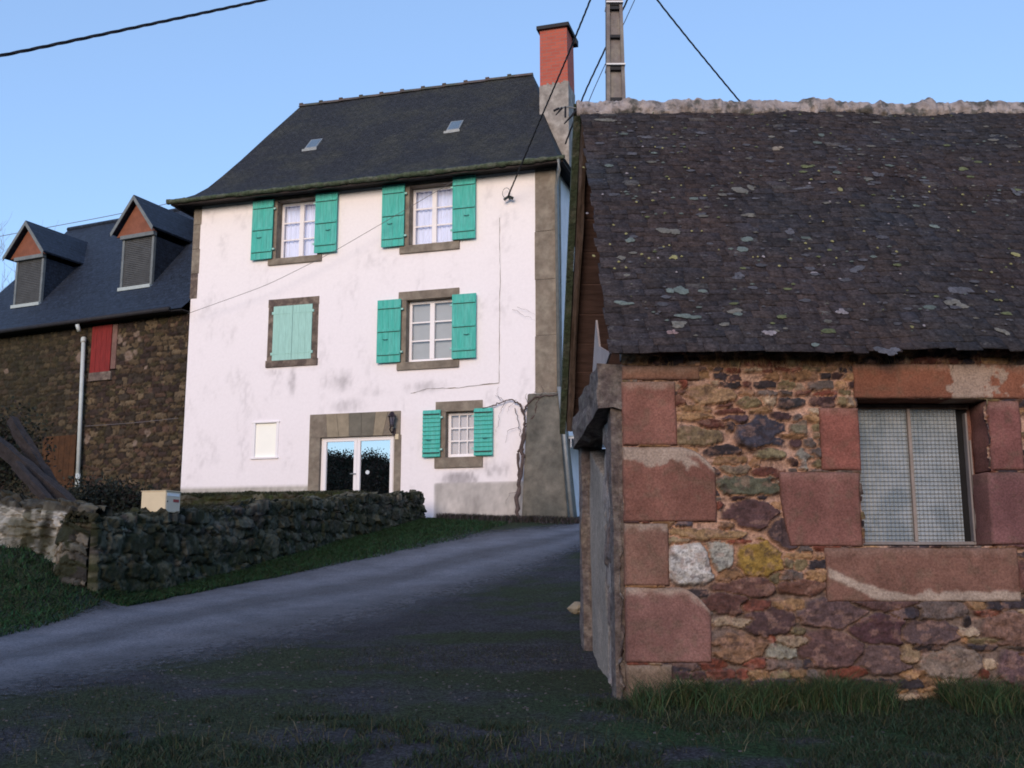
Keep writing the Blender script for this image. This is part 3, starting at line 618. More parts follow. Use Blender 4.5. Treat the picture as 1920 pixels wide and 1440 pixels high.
npmesh('mossy_eave', np.stack([EX, EYv, EZv], -1), ff, M['moss'], hroof, smooth=True)
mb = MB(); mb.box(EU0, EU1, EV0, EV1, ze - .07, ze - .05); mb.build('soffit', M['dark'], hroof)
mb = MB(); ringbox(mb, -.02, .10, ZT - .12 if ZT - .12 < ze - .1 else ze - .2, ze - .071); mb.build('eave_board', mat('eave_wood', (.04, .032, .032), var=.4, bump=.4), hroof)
mb = MB(); mb.tube([(EU1 - .1, EV0 - .02, ze - .06), (EU1 - .12, EV0 + .05, ze - .28), (HW + .06, -.1, ze - .55), (HW + .07, -.06, zq + .1)], .045, 8)
mb.tube([(HW + .07, -.06, zq + .1), (HW + .16, -.12, zq - .6), (HW + .42, -.38, ZB + .35)], .045, 8); mb.build('downpipe', M['zinc'], H, smooth=True)
# ridge tiles
mb = MB(); n_ = 11; L_ = urr - url
for k in range(n_):
    x0 = url + L_ * k / n_ - .04; x1 = url + L_ * (k + 1) / n_
    mb.add([(x0, HD / 2 - .13, zr - .08), (x0, HD / 2, zr + .045), (x0, HD / 2 + .13, zr - .08), (x1 + .02, HD / 2 - .13, zr - .10), (x1 + .02, HD / 2, zr + .025), (x1 + .02, HD / 2 + .13, zr - .10)], [(0, 3, 4, 1), (1, 4, 5, 2), (0, 1, 2), (5, 4, 3)])
    mb.tube([(x0 - .03, HD / 2, zr + .035), (x0 + .07, HD / 2, zr + .035)], .042, 7)
mb.build('ridge', M['ridge'], hroof)
# roof windows
def roof_z(v):                                       # height of the front slope at depth v
    t = (v - EV0) / (HD / 2 - EV0); P = np.array(prof); return ze + (zr - ze) * float(np.interp(t, P[:, 0], P[:, 1]))
def hit_slope(px, py):
    lo, hi = EV0, HD / 2
    for _ in range(40):
        m_ = (lo + hi) / 2; u, z = FH.uz(px, py, m_)
        if z > roof_z(m_): lo = m_
        else: hi = m_
    return u, m_
M['skyglass'] = mat('skylight_glass', (.10, .14, .18), rough=.12, var=.1, bump=0, spec=.8)
for (px, py) in ((588, 272), (853, 238)):
    u, v = hit_slope(px, py); dv = .17; z0, z1 = roof_z(v - dv), roof_z(v + dv); o_ = .05
    MB().add([(u - .17, v - dv, z0 + .0), (u + .17, v - dv, z0 + .0), (u + .17, v + dv, z1), (u - .17, v + dv, z1), (u - .17, v - dv, z0 + o_), (u + .17, v - dv, z0 + o_), (u + .17, v + dv, z1 + o_), (u - .17, v + dv, z1 + o_)],
             [(0, 1, 5, 4), (1, 2, 6, 5), (2, 3, 7, 6), (3, 0, 4, 7), (4, 5, 6, 7)]).build('skylight', M['zinc'], hroof)
    MB().add([(u - .14, v - dv + .03, z0 + o_ + .034), (u + .14, v - dv + .03, z0 + o_ + .034), (u + .14, v + dv - .03, z1 + o_ - .026), (u - .14, v + dv - .03, z1 + o_ - .026)], [(0, 1, 2, 3)]).build('skylight_pane', M['skyglass'], hroof)
    MB().box(u - .22, u + .20, v - dv - .05, v - dv - .01, z0 - .05, z0 + .01).build('skylight_flashing', M['zinc'], hroof)
# chimney
cu0, cz1 = FH.uz(1012, 58, 2.2); cu1 = FH.uz(1064, 58, 2.2)[0]; czm = FH.uz(1038, 158, 2.2)[1]
crp = bpy.data.objects.new('chimney', None); COL.objects.link(crp); crp.parent = H
zc0 = ze - .25; cdep = (2.2, 2.9)
mb = MB(); mb.add([(cu0, cdep[0], czm), (cu1, cdep[0], czm), (cu1, cdep[1], czm), (cu0, cdep[1], czm), (cu0, cdep[0], cz1), (cu1 - .02, cdep[0], cz1), (cu1 - .02, cdep[1], cz1), (cu0, cdep[1], cz1)], [(3, 2, 1, 0), (4, 5, 6, 7), (0, 1, 5, 4), (1, 2, 6, 5), (2, 3, 7, 6), (3, 0, 4, 7)]); mb.build('brick_stack', M['brick'], crp)
mb = MB(); rows_ = 8; n_ = 16
mb.box(cu0 - .012, cu1 + .012, cdep[0] - .012, cdep[1] + .012, zc0, czm - .02)
for k in range(n_): x = cu0 - .01 + (cu1 - cu0 + .02) * k / n_; mb.box(x, x + (cu1 - cu0 + .02) / n_ + .002, cdep[0] - .010, cdep[0] + .1, czm - .03, czm + rnd.uniform(-.01, .06))
mb.build('rendered_base', M['cgrey'], crp)
MB().box(cu0 - .07, cu1 + .05, cdep[0] - .08, cdep[1] + .08, cz1, cz1 + .10).build('cap', M['black'], crp, bevel=.01)
MB().box(cu1 - .1, cu1 + .09, cdep[1] - .12, cdep[1] + .1, cz1 - .16, cz1 - .002).build('cap_flap', M['black'], crp)

# things fixed on the house
L = thing('wall_lantern', 'small black wrought iron lantern on the stone lintel right of the door', 'wall lamp', FH.W(FH.uz(741, 795)[0], 0, FH.uz(741, 795)[1]), FH_ANG)
MB().tube([(-.02, -.03, -.16), (-.05, -.08, -.2), (-.06, -.16, -.14), (-.01, -.19, -.06)], .016).tube([(0, -.19, -.08), (0, -.19, -.04)], .05, 8).build('bracket', M['lampm'], L)
MB().tube([(0, -.19, .14), (0, -.19, .18), (0, -.19, .24), (0, -.19, .26)], .10, 6, r1=.008).build('lamp_roof', M['lampm'], L)
MB().tube([(0, -.19, -.04), (0, -.19, .14)], .035, 6, r1=.065).build('lamp_glass', mat('lamp_glass', (.12, .12, .16), rough=.2, var=0, bump=0, spec=.7), L)
mb = MB()
for k in range(6):
    a = math.pi / 3 * k; mb.tube([(.042 * math.cos(a), -.19 + .042 * math.sin(a), -.04), (.075 * math.cos(a), -.19 + .075 * math.sin(a), .14)], .006, 4)
mb.build('lamp_bars', M['lampm'], L)
MB().box(-.04, .03, -.035, -.024, -.26, -.1).build('back_plate', M['lampm'], L)

# vine
vroot = thing('climbing_vine', 'leafless climbing vine on the white wall by the grey buttress', 'climbing plant', FH.W(FH.uz(970, 960)[0], -.3, float(hgt(0, 21.8))), FH_ANG)
def vp(px, py, v=-.08):
    u, z = FH.uz(px, py, v); q = FH.uz(970, 960)[0]; return (u - q, v + .3, z - float(hgt(0, 21.8)))
def wig(P, amt=.03, n=5):
    out = []
    for a_, b_ in zip(P[:-1], P[1:]):
        a_ = Vector(a_); b_ = Vector(b_)
        for k in range(n): out.append(a_.lerp(b_, k / n) + Vector([rnd.uniform(-amt, amt) for _ in range(3)]) * (1 if k else .3))
    out.append(Vector(P[-1])); return out
stem = [vp(970, 975, -.42), vp(969, 940, -.38), vp(974, 900, -.3), vp(980, 860, -.22), vp(978, 840, -.2), vp(984, 800, -.14), vp(982, 775, -.1), vp(975, 757)]
MB().tube(wig(stem, .02), .048, 7, r1=.022, jit=.3).tube(wig([vp(984, 800, -.14), vp(979, 830, -.2), vp(971, 850, -.22), vp(974, 900, -.28)], .02), .03, 6, jit=.3).build('trunk', M['vine'], vroot)
for P, r_ in [([(975, 757), (962, 750), (945, 752), (925, 760), (905, 765)], .03), ([(982, 775), (990, 755), (1003, 745), (1030, 742), (1046, 738)], .035), ([(984, 800), (994, 790), (1004, 775), (1006, 755), (1012, 742)], .03),
              ([(984, 795), (1000, 790), (1008, 770)], .02), ([(950, 750), (940, 765), (935, 790), (930, 810)], .008), ([(945, 752), (938, 745), (928, 742)], .008), ([(975, 800), (955, 805), (948, 830)], .007),
              ([(965, 765), (972, 790), (976, 820)], .014), ([(975, 920), (955, 925), (948, 945)], .007), ([(940, 752), (932, 738), (935, 725)], .006), ([(1006, 748), (1002, 735), (1008, 725)], .01), ([(990, 757), (985, 745), (988, 738)], .009),
              ([(985, 850), (998, 855), (1005, 840)], .008), ([(960, 580), (980, 590), (1003, 600)], .005), ([(970, 575), (990, 582), (1003, 590)], .005), ([(925, 760), (915, 775), (910, 790)], .005), ([(1012, 742), (1020, 730), (1015, 722)], .008), ([(968, 750), (955, 762), (952, 775)], .007)]:
    MB().tube(wig([vp(x, y, -.09) for x, y in P], .022), r_ * .72, 5, r1=r_ * .3, jit=.35).build('branch', M['vine'], vroot)
# small canopy with lace edge on the side of the house
u_, v_ = HW + .02, 0
cv0, cz = FH.vz(1055, 795, HW + .5); AW = thing('lace_canopy', 'small white lace-edged canopy on the house side wall behind the roof edge', 'awning', FH.W(HW, .6, FH.vz(1062, 800, HW + .5)[1]), FH_ANG)
MB().box(.01, .78, -.05, 2.2, .0, .035).build('canopy_top', M['trimlt'], AW)
mb = MB()
for k in range(10):
    x = .01 + k * .075; h_ = [.16, .10, .22, .08, .18, .12, .24, .10, .16, .20][k]; mb.box(x, x + .028, -.058, -.05, -h_, -.0)
mb.box(.01, .78, -.064, -.0505, -.03, .0); mb.build('lace_edge', M['lace'], AW)

# =================================================================== slate-roofed barn on the left
Bn = thing('stone_barn', 'long dark rubble stone barn with blue slate roof adjoining the white farmhouse', 'barn', LB.W(0, 0, 0), LB_ANG)
bd = 6.4; bze = LB.uz(175, 606, -.0)[1]; bzb = EYE + .9; RS = (175, 212, 612, 698)
def lrect(x0, x1, y0, y1, v=0.):
    xm, ym = (x0 + x1) / 2, (y0 + y1) / 2; return LB.uz(x0, ym, v)[0], LB.uz(x1, ym, v)[0], LB.uz(xm, y1, v)[1], LB.uz(xm, y0, v)[1]
us = np.arange(0, LBW + .01, .03); zs = np.arange(bzb, bze, .03); Ug, Zw = np.meshgrid(us, zs, indexing='ij')
pal = [srgb(*c) for c in [(78, 64, 50), (92, 78, 60), (62, 54, 46), (84, 66, 56), (70, 62, 44), (104, 90, 72), (60, 48, 44)]]
ht, cc = rubble(Ug, Zw, 5, .20, .11, pal, srgb(40, 35, 30), depth=.035, gap=.16, warp=.03, lich=srgb(60, 56, 44), lichamt=.16); cc = cc * .8
gl = sstep(LB.uz(230, 700)[0], LB.uz(60, 800)[0], Ug - (Zw - bze) * .12).reshape(-1, 1)       # ivy-dark moss growing over the left end
cc = cc * (1 - gl * .6) + np.array(srgb(42, 42, 30)) * gl * .6
for (px, py, r_) in [(258, 625, .10), (243, 668, .16), (275, 690, .06), (255, 660, .10), (235, 645, .08), (278, 812, .09), (254, 831, .08), (165, 823, .14), (152, 670, .16), (12, 697, .08), (262, 637, .07), (225, 636, .12)]:
    u, z = LB.uz(px, py); d = np.hypot((Ug - u), (Zw - z)).reshape(-1) + (fbm(Ug * 9, Zw * 9, 3).reshape(-1) - .5) * .12; k_ = sstep(r_, r_ * .7, d)[:, None]; cc = cc * (1 - k_) + srgb(120, 105, 95) * k_
npmesh('wall', np.stack([Ug, -ht, Zw], -1).reshape(-1, 3), gridfaces(*Ug.shape), M['rubblefar'], Bn, col=cc, smooth=True)
MB().add([(0, .02, bzb), (0, bd, bzb), (0, bd, bze), (0, .02, bze), (LBW, bd, bzb), (LBW, bd, bze), (LBW, .02, bzb), (LBW, .02, bze)], [(1, 0, 3, 2), (4, 1, 2, 5), (6, 4, 5, 7)]).build('side_wall', M['stoneb'], Bn)
r_ = lrect(*RS); sh_ = MB()
for k in range(4): x0 = r_[0] + (r_[1] - r_[0]) * k / 4; sh_.box(x0, x0 + (r_[1] - r_[0]) / 4 - .006, -.075, -.045, r_[2], r_[3])
sh_.build('red_shutter', M['redpaint'], Bn)['label'] = 'dark red plank shutter under the eave'
MB().box(r_[0] - .02, r_[1] + .05, -.085, .02, r_[2] - .22, r_[2] - .002).build('sill', M['stoneb'], Bn, bevel=.01)
MB().box(r_[1] + .002, r_[1] + .16, -.06, .02, r_[2] + .05, r_[3]).build('jamb', mat('pinkstone', (.17, .10, .085), var=.3, bump=.4), Bn, bevel=.01)
r_ = lrect(82, 144, 818, 915); mb = MB()
for k in range(6): x0 = r_[0] + (r_[1] - r_[0]) * k / 6; mb.box(x0, x0 + (r_[1] - r_[0]) / 6 - .008, -.07, -.04, r_[2], r_[3])
mb.build('door', M['brownwood'], Bn)['label'] = 'old brown plank door half hidden behind the timbers'
# roof with a hip at its left end
bo = .35; brz = LB.uz(242, 411, bd / 2)[1]; bul = LB.uz(128, 431, bd / 2)[0]; beu0 = LB.uz(-87, 636, -bo)[0]; beu0 = min(beu0, -.2)
bez = LB.uz(175, 598, -bo)[1]
bpf = [(0, 0), (.06, .045), (.12, .10), (.3, .28), (.6, .58), (1, 1)]
mb = MB(); vs = []; NB = 16; u1 = LBW + .02
for (t, h) in bpf:
    v0 = -bo + (bd / 2 + bo) * t; v1 = bd + bo - (bd / 2 + bo) * t; z = bez + (brz - bez) * h; a0 = beu0 + (bul - beu0) * t
    vs += [(u1, v0, z), (a0, v0, z), (a0, v1, z), (u1, v1, z)]
fs = [(i * 4 + j + 1, i * 4 + j, i * 4 + 4 + j, i * 4 + 5 + j) for i in range(len(bpf) - 1) for j in range(3)]
broof = mb.add(vs, fs).build('roof', M['roofl'], Bn)
# part of the roof that runs on behind the house corner
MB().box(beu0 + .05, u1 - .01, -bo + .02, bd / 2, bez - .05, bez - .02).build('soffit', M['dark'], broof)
MB().tube([(beu0, -bo - .03, bez - .03), (u1 - .35, -bo - .03, bez - .0)], .06, 8).build('gutter', M['black'], Bn, smooth=True)
MB().tube([(bul, bd / 2, brz + .01), (u1, bd / 2, brz + .01)], .07, 6).build('ridge', M['roofl'], broof)
def bprof(v): P = np.array(bpf); return bez + (brz - bez) * float(np.interp((v + bo) / (bd / 2 + bo), P[:, 0], P[:, 1]))
p0, p1 = LB.uz(157, 632, -.16), LB.uz(145, 915, -.16)
MB().tube([(p0[0], -.16, p0[1]), (p1[0], -.16, p1[1])], .05, 8).tube([(p0[0], -.16, p0[1] - .02), (p0[0] , -.16, p0[1] - .14)], .065, 8).tube([(p1[0], -.16, p1[1] + .35), (p1[0], -.16, p1[1])], .062, 8).build('downpipe', M['pvc'], Bn, smooth=True)
p2 = LB.uz(145, 606, -bo - .03); MB().tube([(p2[0], -bo - .03, p2[1] - .03), (p2[0] + .03, -bo + .02, p2[1] - .2)], .05, 8).build('outlet', M['pvc'], Bn, smooth=True)
# dormers
for di, (wx, gx_, apex, feetz, lab) in enumerate([((233, 284, 447, 537), (212, 288), (249, 372), 440, 'dormer nearest the white house with orange boarded gable'), ((33, 77, 488, 570), (10, 83), (45, 420), 485, 'dormer at the far left end of the roof')]):
    D = bpy.data.objects.new('dormer', None); COL.objects.link(D); D.parent = Bn; D['label'] = lab
    # front plane depth: where the window foot meets the slope
    lo, hi = -bo, bd / 2
    for _ in range(40):
        vm = (lo + hi) / 2; z = LB.uz((wx[0] + wx[1]) / 2, wx[3], vm)[1]
        if z > bprof(vm): lo = vm
        else: hi = vm
    vf = vm; a, b, c_, d = lrect(*wx, vf); au, az = LB.uz(*apex, vf - .12); fu0, fz = LB.uz(gx_[0], feetz, vf - .12); fu1, _z = LB.uz(gx_[1], feetz, vf - .12)
    fz = (fz + LB.uz(gx_[0], feetz + 2, vf - .12)[1]) / 2; mu_ = (fu0 + fu1) / 2; hw = (fu1 - fu0) / 2; au = mu_
    # cheeks
    vb = vf
    while bprof(vb) < d and vb < bd / 2: vb += .02
    MB().add([(a - .06, vf, c_ - .02), (a - .06, vf, d), (a - .06, vb, d), (b + .06, vf, c_ - .02), (b + .06, vf, d), (b + .06, vb, d)], [(0, 1, 2), (3, 5, 4)]).build('cheek', M['roofl'], D)
    MB().box(a - .07, a, vf - .03, vf + .05, c_, d).build('frame_post', M['trim'], D); MB().box(b, b + .07, vf - .03, vf + .05, c_, d).build('frame_post', M['trim'], D)
    MB().box(a - .10, b + .10, vf - .10, vf + .02, d + .001, d + .10).build('lintel', M['trim'], D)
    MB().box(a - .08, b + .08, vf - .10, vf + .03, c_ - .09, c_ - .001).build('sill', M['trimlt'], D)
    mb = MB(); nl = 26
    for k in range(nl):
        z0 = c_ + (d - c_) * k / nl; z1 = c_ + (d - c_) * (k + 1) / nl; mb.add([(a, vf - .012, z0), (b, vf - .012, z0), (b, vf + .008, z1), (a, vf + .008, z1)], [(0, 1, 2, 3)])
    mb.build('louvred_shutter', M['dormwood'], D)
    zg = d + .10
    gt = az - .09; MB().prism([(mu_ - hw * (gt - zg) / (az - fz) + .0, zg + .001), (mu_ + hw * (gt - zg) / (az - fz), zg + .001), (mu_, gt)], vf - .02, vf + .03).build('gable_boards', M['orangewood'], D)
    # roof, two slopes running back into the main roof
    th = .07
    def back(z):
        v = vf
        while bprof(v) < z and v < bd / 2 - .02: v += .02
        return v
    va, vz_ = back(az) , back(fz)
    for s_ in (-1, 1):
        e = mu_ + s_ * hw
        MB().add([(mu_, vf - .18, az), (e, vf - .18, fz), (e, vz_, fz), (mu_, va, az), (mu_, vf - .18, az + th), (e + s_ * .02, vf - .18, fz + th * .6), (e + s_ * .02, vz_ + .1, fz + th * .6), (mu_, va + .1, az + th)],
                 [(0, 1, 2, 3), (4, 7, 6, 5), (0, 4, 5, 1), (1, 5, 6, 2), (2, 6, 7, 3)]).build('roof_slope', M['roofl'], D)
        MB().add([(mu_, vf - .20, az - .07), (e, vf - .20, fz - .07), (e + s_ * .03, vf - .20, fz + .035), (mu_, vf - .20, az + .06), (mu_, vf - .182, az - .07), (e, vf - .182, fz - .07), (e + s_ * .03, vf - .182, fz + .035), (mu_, vf - .182, az + .06)],
                 [(0, 1, 2, 3), (7, 6, 5, 4), (3, 2, 6, 7), (0, 4, 5, 1), (1, 5, 6, 2)]).build('bargeboard', M['trim'], D)

# =================================================================== outbuilding on the right
O = thing('stone_outbuilding', 'red sandstone and rubble outbuilding with lichen-spotted slate roof in the right foreground', 'barn', OB.W(0, 0, 0), OB_ANG)
OW = 6.5; OZB = float(hgt(2, 7)) - .35; OZT = OB.uz(1400, 672)[1]
WO = (1613, 1851, 750, 1021)
def orect(x0, x1, y0, y1, v=0.):
    xm, ym = (x0 + x1) / 2, (y0 + y1) / 2; return OB.uz(x0, ym, v)[0], OB.uz(x1, ym, v)[0], OB.uz(xm, y1, v)[1], OB.uz(xm, y0, v)[1]
wo = orect(*WO)
BL = [ # blocks: px rect, kind
    (1160, 1268, 716, 836, 'sand', 0), (1163, 1342, 838, 979, 'sandpale', 1), (1166, 1254, 981, 1099, 'sand', 0), (1168, 1333, 1101, 1243, 'sand', 1), (1170, 1262, 1245, 1330, 'sandpale', 0),
    (1160, 1310, 686, 714, 'sand', 0),
    (1536, 1611, 765, 883, 'sand', 0), (1462, 1613, 885, 1025, 'sand', 2), (1852, 1914, 752, 883, 'sand', 0), (1852, 1985, 885, 1022, 'sand', 0)]
names = {}
us = np.r_[np.arange(0, 3.75, .0085), np.arange(3.75, OW + .01, .03)]; zs = np.arange(OZB, OZT + .08, .0085); Ug, Zw = np.meshgrid(us, zs, indexing='ij')
def st_(px, py, a, b, c): u, z = OB.uz(px, py); return (u, z, a * .00357, b * .00357, tuple(srgb(*c)))
man = [st_(1296, 1055, 42, 36, (172, 168, 164)), st_(1346, 1040, 26, 32, (150, 148, 140)), st_(1424, 1046, 40, 32, (134, 108, 54)), st_(1425, 812, 44, 30, (60, 58, 68)), st_(1300, 822, 46, 19, (116, 100, 78)),
       st_(1380, 786, 26, 10, (70, 56, 62)), st_(1400, 911, 60, 17, (84, 84, 70)), st_(1408, 966, 46, 24, (82, 60, 60)), st_(1325, 1000, 68, 13, (128, 104, 76)), st_(1508, 866, 17, 22, (116, 112, 104)), st_(1500, 800, 24, 12, (104, 98, 82)),
       st_(1478, 756, 28, 9, (56, 54, 58)), st_(1330, 745, 45, 20, (136, 110, 84)), st_(1355, 762, 24, 9, (92, 60, 54)), st_(1440, 852, 26, 13, (120, 110, 84)), st_(1470, 1000, 30, 26, (74, 60, 62)), st_(1366, 770, 30, 9, (100, 64, 56)), st_(1380, 880, 30, 10, (110, 96, 80)),
       st_(1395, 1100, 50, 17, (92, 66, 60)), st_(1500, 1100, 40, 14, (100, 70, 60)), st_(1360, 1130, 40, 20, (86, 60, 56)), st_(1440, 1165, 42, 24, (72, 54, 54)), st_(1385, 1215, 45, 24, (120, 92, 72)), st_(1560, 1150, 60, 24, (86, 68, 68)), st_(1645, 1180, 55, 26, (74, 52, 56)),
       st_(1760, 1145, 45, 16, (96, 84, 80)), st_(1735, 1185, 55, 20, (84, 68, 68)), st_(1780, 1245, 52, 26, (120, 106, 96)), st_(1700, 1225, 22, 18, (132, 112, 88)), st_(1655, 1235, 50, 26, (92, 74, 72)), st_(1560, 1215, 60, 30, (88, 66, 64)), st_(1890, 1180, 45, 28, (112, 86, 76)), st_(1905, 1250, 30, 30, (90, 70, 72)), st_(1460, 1222, 30, 14, (124, 120, 108)), st_(1650, 1130, 60, 14, (84, 62, 60)), st_(1910, 1005, 40, 20, (96, 66, 66)), st_(1910, 1080, 40, 26, (92, 62, 58))]
pal = [srgb(*c) for c in [(98, 60, 52), (128, 98, 72), (70, 52, 54), (112, 100, 76), (58, 52, 58), (142, 112, 82), (112, 64, 52), (92, 82, 78), (52, 46, 50), (150, 132, 112)]]
zmid = OB.uz(1500, 1085)[1]
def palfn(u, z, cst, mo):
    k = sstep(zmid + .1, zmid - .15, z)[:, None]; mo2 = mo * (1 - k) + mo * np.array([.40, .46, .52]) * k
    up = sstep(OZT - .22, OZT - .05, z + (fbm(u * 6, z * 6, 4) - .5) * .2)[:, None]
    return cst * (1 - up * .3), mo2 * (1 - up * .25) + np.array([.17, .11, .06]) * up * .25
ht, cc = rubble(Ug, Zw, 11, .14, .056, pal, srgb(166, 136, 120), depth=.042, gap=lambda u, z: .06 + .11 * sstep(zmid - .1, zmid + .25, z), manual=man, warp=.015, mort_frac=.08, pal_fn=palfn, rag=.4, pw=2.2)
cc = cc * (.72 + .56 * fbm(Ug * 9, Zw * 12, 303, 4)).reshape(-1, 1); sp = sstep(.58, .64, fbm(Ug * 16, Zw * 24, 307, 5)).reshape(-1, 1); cc = cc * (1 - sp * .35) + srgb(150, 118, 104) * sp * .35
sp = sstep(.62, .68, fbm(Ug * 30, Zw * 44, 311, 4)).reshape(-1, 1); cc = cc * (1 - sp * .55) + srgb(58, 46, 46) * sp * .55
# pull the relief back where dressed blocks sit, leave the window open
keep = np.ones((len(us) - 1, len(zs) - 1), bool); CU, CZ = np.meshgrid((us[:-1] + us[1:]) / 2, (zs[:-1] + zs[1:]) / 2, indexing='ij')
lin = orect(1598, 1990, 684, 749); sill_ = orect(1546, 1908, 1027, 1128)
keep &= ~((CU > wo[0] - .006) & (CU < wo[1] + .006) & (CZ > wo[2] - .006) & (CZ < wo[3] + .006))
for bl in BL + [(1598, 1990, 684, 749, '', 0), (1546, 1908, 1027, 1128, '', 0)]:
    r_ = orect(*bl[:4]); ins = (Ug > r_[0]) & (Ug < r_[1]) & (Zw > r_[2]) & (Zw < r_[3]); ht[ins] = np.minimum(ht[ins], .012)
top_w = (fbm(Ug * 2, Ug * 0 + 3, 9) - .5) * .02
npmesh('rubble_wall', np.stack([Ug, -ht, Zw], -1).reshape(-1, 3), gridfaces(len(us), len(zs), keep), M['rubble'], O, col=cc, smooth=True)['label'] = 'front wall of mixed rubble in pink mortar'
def block(name, r, m, parent, seed, v0=-.022, v1=.30, round_=.010, cut=0, n=.009, front_only=False, tint=(.2, .1, .08), bleach=.3, mode=''):
    """dressed sandstone block: gridded front face with worn, rounded edges"""
    a, b, c_, d = r; nu = max(4, int((b - a) / n)); nz_ = max(4, int((d - c_) / n)); nu = min(nu, 170); nz_ = min(nz_, 110)
    gu = np.linspace(0, 1, nu + 1); gz = np.linspace(0, 1, nz_ + 1); GU, GZ = np.meshgrid(gu, gz, indexing='ij'); PU = a + (b - a) * GU; PZ = c_ + (d - c_) * GZ
    de = np.minimum(np.minimum(PU - a, b - PU), np.minimum(PZ - c_, d - PZ))
    ch = sstep(.5, .8, fbm(PU * 14, PZ * 14, seed + 5)) * .02; v = v0 + round_ * (1 - sstep(0, .006 + ch * .6, de)) + (fbm(PU * 5, PZ * 5, seed) - .5) * .007 + (fbm(PU * 45, PZ * 45, seed) - .5) * .006
    jx = (fbm(PZ * 11, PZ * 0 + seed, seed + 1) - .5) * .012; jz = (fbm(PU * 11, PU * 0 + seed, seed + 2) - .5) * .008
    PU2 = PU + jx * (np.abs(GU - .5) * 2) ** 5; PZ2 = PZ + jz * (np.abs(GZ - .5) * 2) ** 5
    if cut:        # worn upper or lower corner
        k = (np.clip(GU - .62, 0, 1) / .38) ** 2 * (GZ if cut == 1 else (1 - GZ)) ** 1.5
        if cut == 1: PZ2 = PZ2 - k * .16; 
        else:
            k = (np.clip(.35 - GU, 0, 1) / .35) ** 2 * (1 - GZ) ** 2; PU2 = PU2 + k * .06
    V = np.stack([PU2, v, PZ2], -1).reshape(-1, 3); Fq = list(map(tuple, gridfaces(nu + 1, nz_ + 1)))
    # sides back to v1
    rim = [i * (nz_ + 1) for i in range(nu + 1)] + [nu * (nz_ + 1) + j for j in range(1, nz_ + 1)] + [i * (nz_ + 1) + nz_ for i in range(nu - 1, -1, -1)] + [j for j in range(nz_ - 1, 0, -1)]
    k0 = len(V); Vb = V[rim].copy(); Vb[:, 1] = v1; V = np.vstack([V, Vb]); n_ = len(rim); Fs = [(rim[(i + 1) % n_], rim[i], k0 + i, k0 + (i + 1) % n_) for i in range(n_)]
    big = fbm(PU * 3.5, PZ * 3.5, seed + 40, 5); nn = fbm(PU * 18, PZ * 18, seed + 41, 5); colr = np.array(tint) * (.62 + .76 * big)[..., None]
    colr = colr * (1 - .3 * sstep(.5, .75, nn)[..., None]) + np.array([.12, .10, .07]) * .3 * sstep(.5, .75, nn)[..., None]          # ochre and grey mottling
    ble = bleach * sstep(.07, .0, (d - PZ) + (nn - .5) * .09) ; pal_ = np.array([.36, .29, .24])
    if bleach > 1: ble = np.maximum(ble, 1.0 * sstep(.16, .10, np.abs((d - PZ) * 1.0 - .02 - .35 * np.clip(PU - (a + b) / 2, 0, 1)) * 1.6 + (nn - .5) * .22) * sstep(.42, .5, big))
    if mode == 'lintel': ble = np.maximum(ble, sstep(.50, .54, nn * .55 + .45 * np.exp(-(((PU - (a + (b - a) * .55)) / .16) ** 2)) + .25 * sstep(.5, .9, GU)) * .8)
    if mode == 'sill': zl_ = np.maximum(.03 + .02 * np.sin(PU * 9), .19 - (PU - a) * .42); ble = np.maximum(ble, 1.1 * sstep(.045, .02, np.abs((PZ - c_) - zl_ * (GU < .5) - .03 * (GU >= .5)) + (nn - .5) * .05) * sstep(0, .03, PU - a))
    ble = np.clip(ble, 0, .9)[..., None]; colr = colr * (1 - ble) + pal_ * ble; edge_ = sstep(.022, .0, de + (nn - .5) * .03)[..., None] * .35; colr = colr * (1 - edge_) + np.array([.09, .06, .055]) * edge_
    cf = colr.reshape(-1, 3); cf = np.vstack([cf, cf[rim]])
    return npmesh(name, V, np.array(Fq + Fs), m, parent, col=cf, smooth=False)
M['block'] = rubmat('dressed_sandstone', rough=.95, var=.22, scale=6, bump=1, bscale=80, bdist=.007, spec=.1, grain=.26, gscale=75, detail=12)
BT = [(.215, .100, .080), (.20, .094, .074), (.205, .112, .088), (.20, .105, .092), (.16, .115, .085), (.225, .12, .085), (.225, .088, .070), (.205, .096, .082), (.20, .088, .080), (.175, .085, .085)]
for i, bl in enumerate(BL):
    r_ = orect(*bl[:4]); g = .003
    if i < 6: r_ = (-.0 if i != 3 else .0, r_[1], r_[2], r_[3])
    isj = bl[0] >= 1450
    block('jamb_stone' if isj else 'quoin', (r_[0] + (0 if isj and bl[0] > 1800 else 0), r_[1] - g, r_[2] + g, r_[3] - g), M['block'], O, 200 + i, v0=-.03, v1=.24 if isj else .25, cut=bl[5], tint=BT[i], bleach=(.5, 1.3, .8, .8, .4, .3, .2, .15, .2, .1)[i])
o_ = block('lintel', (lin[0], lin[1], lin[2] + .003, lin[3]), M['block'], O, 301, v0=-.028, v1=.24, tint=(.225, .095, .062), bleach=.3, mode='lintel'); o_['label'] = 'long red sandstone window lintel with pale worn patches'
block('sill', (sill_[0], sill_[1], sill_[2], sill_[3]), M['block'], O, 302, v0=-.034, v1=.24, tint=(.19, .10, .078), bleach=.2, mode='sill')
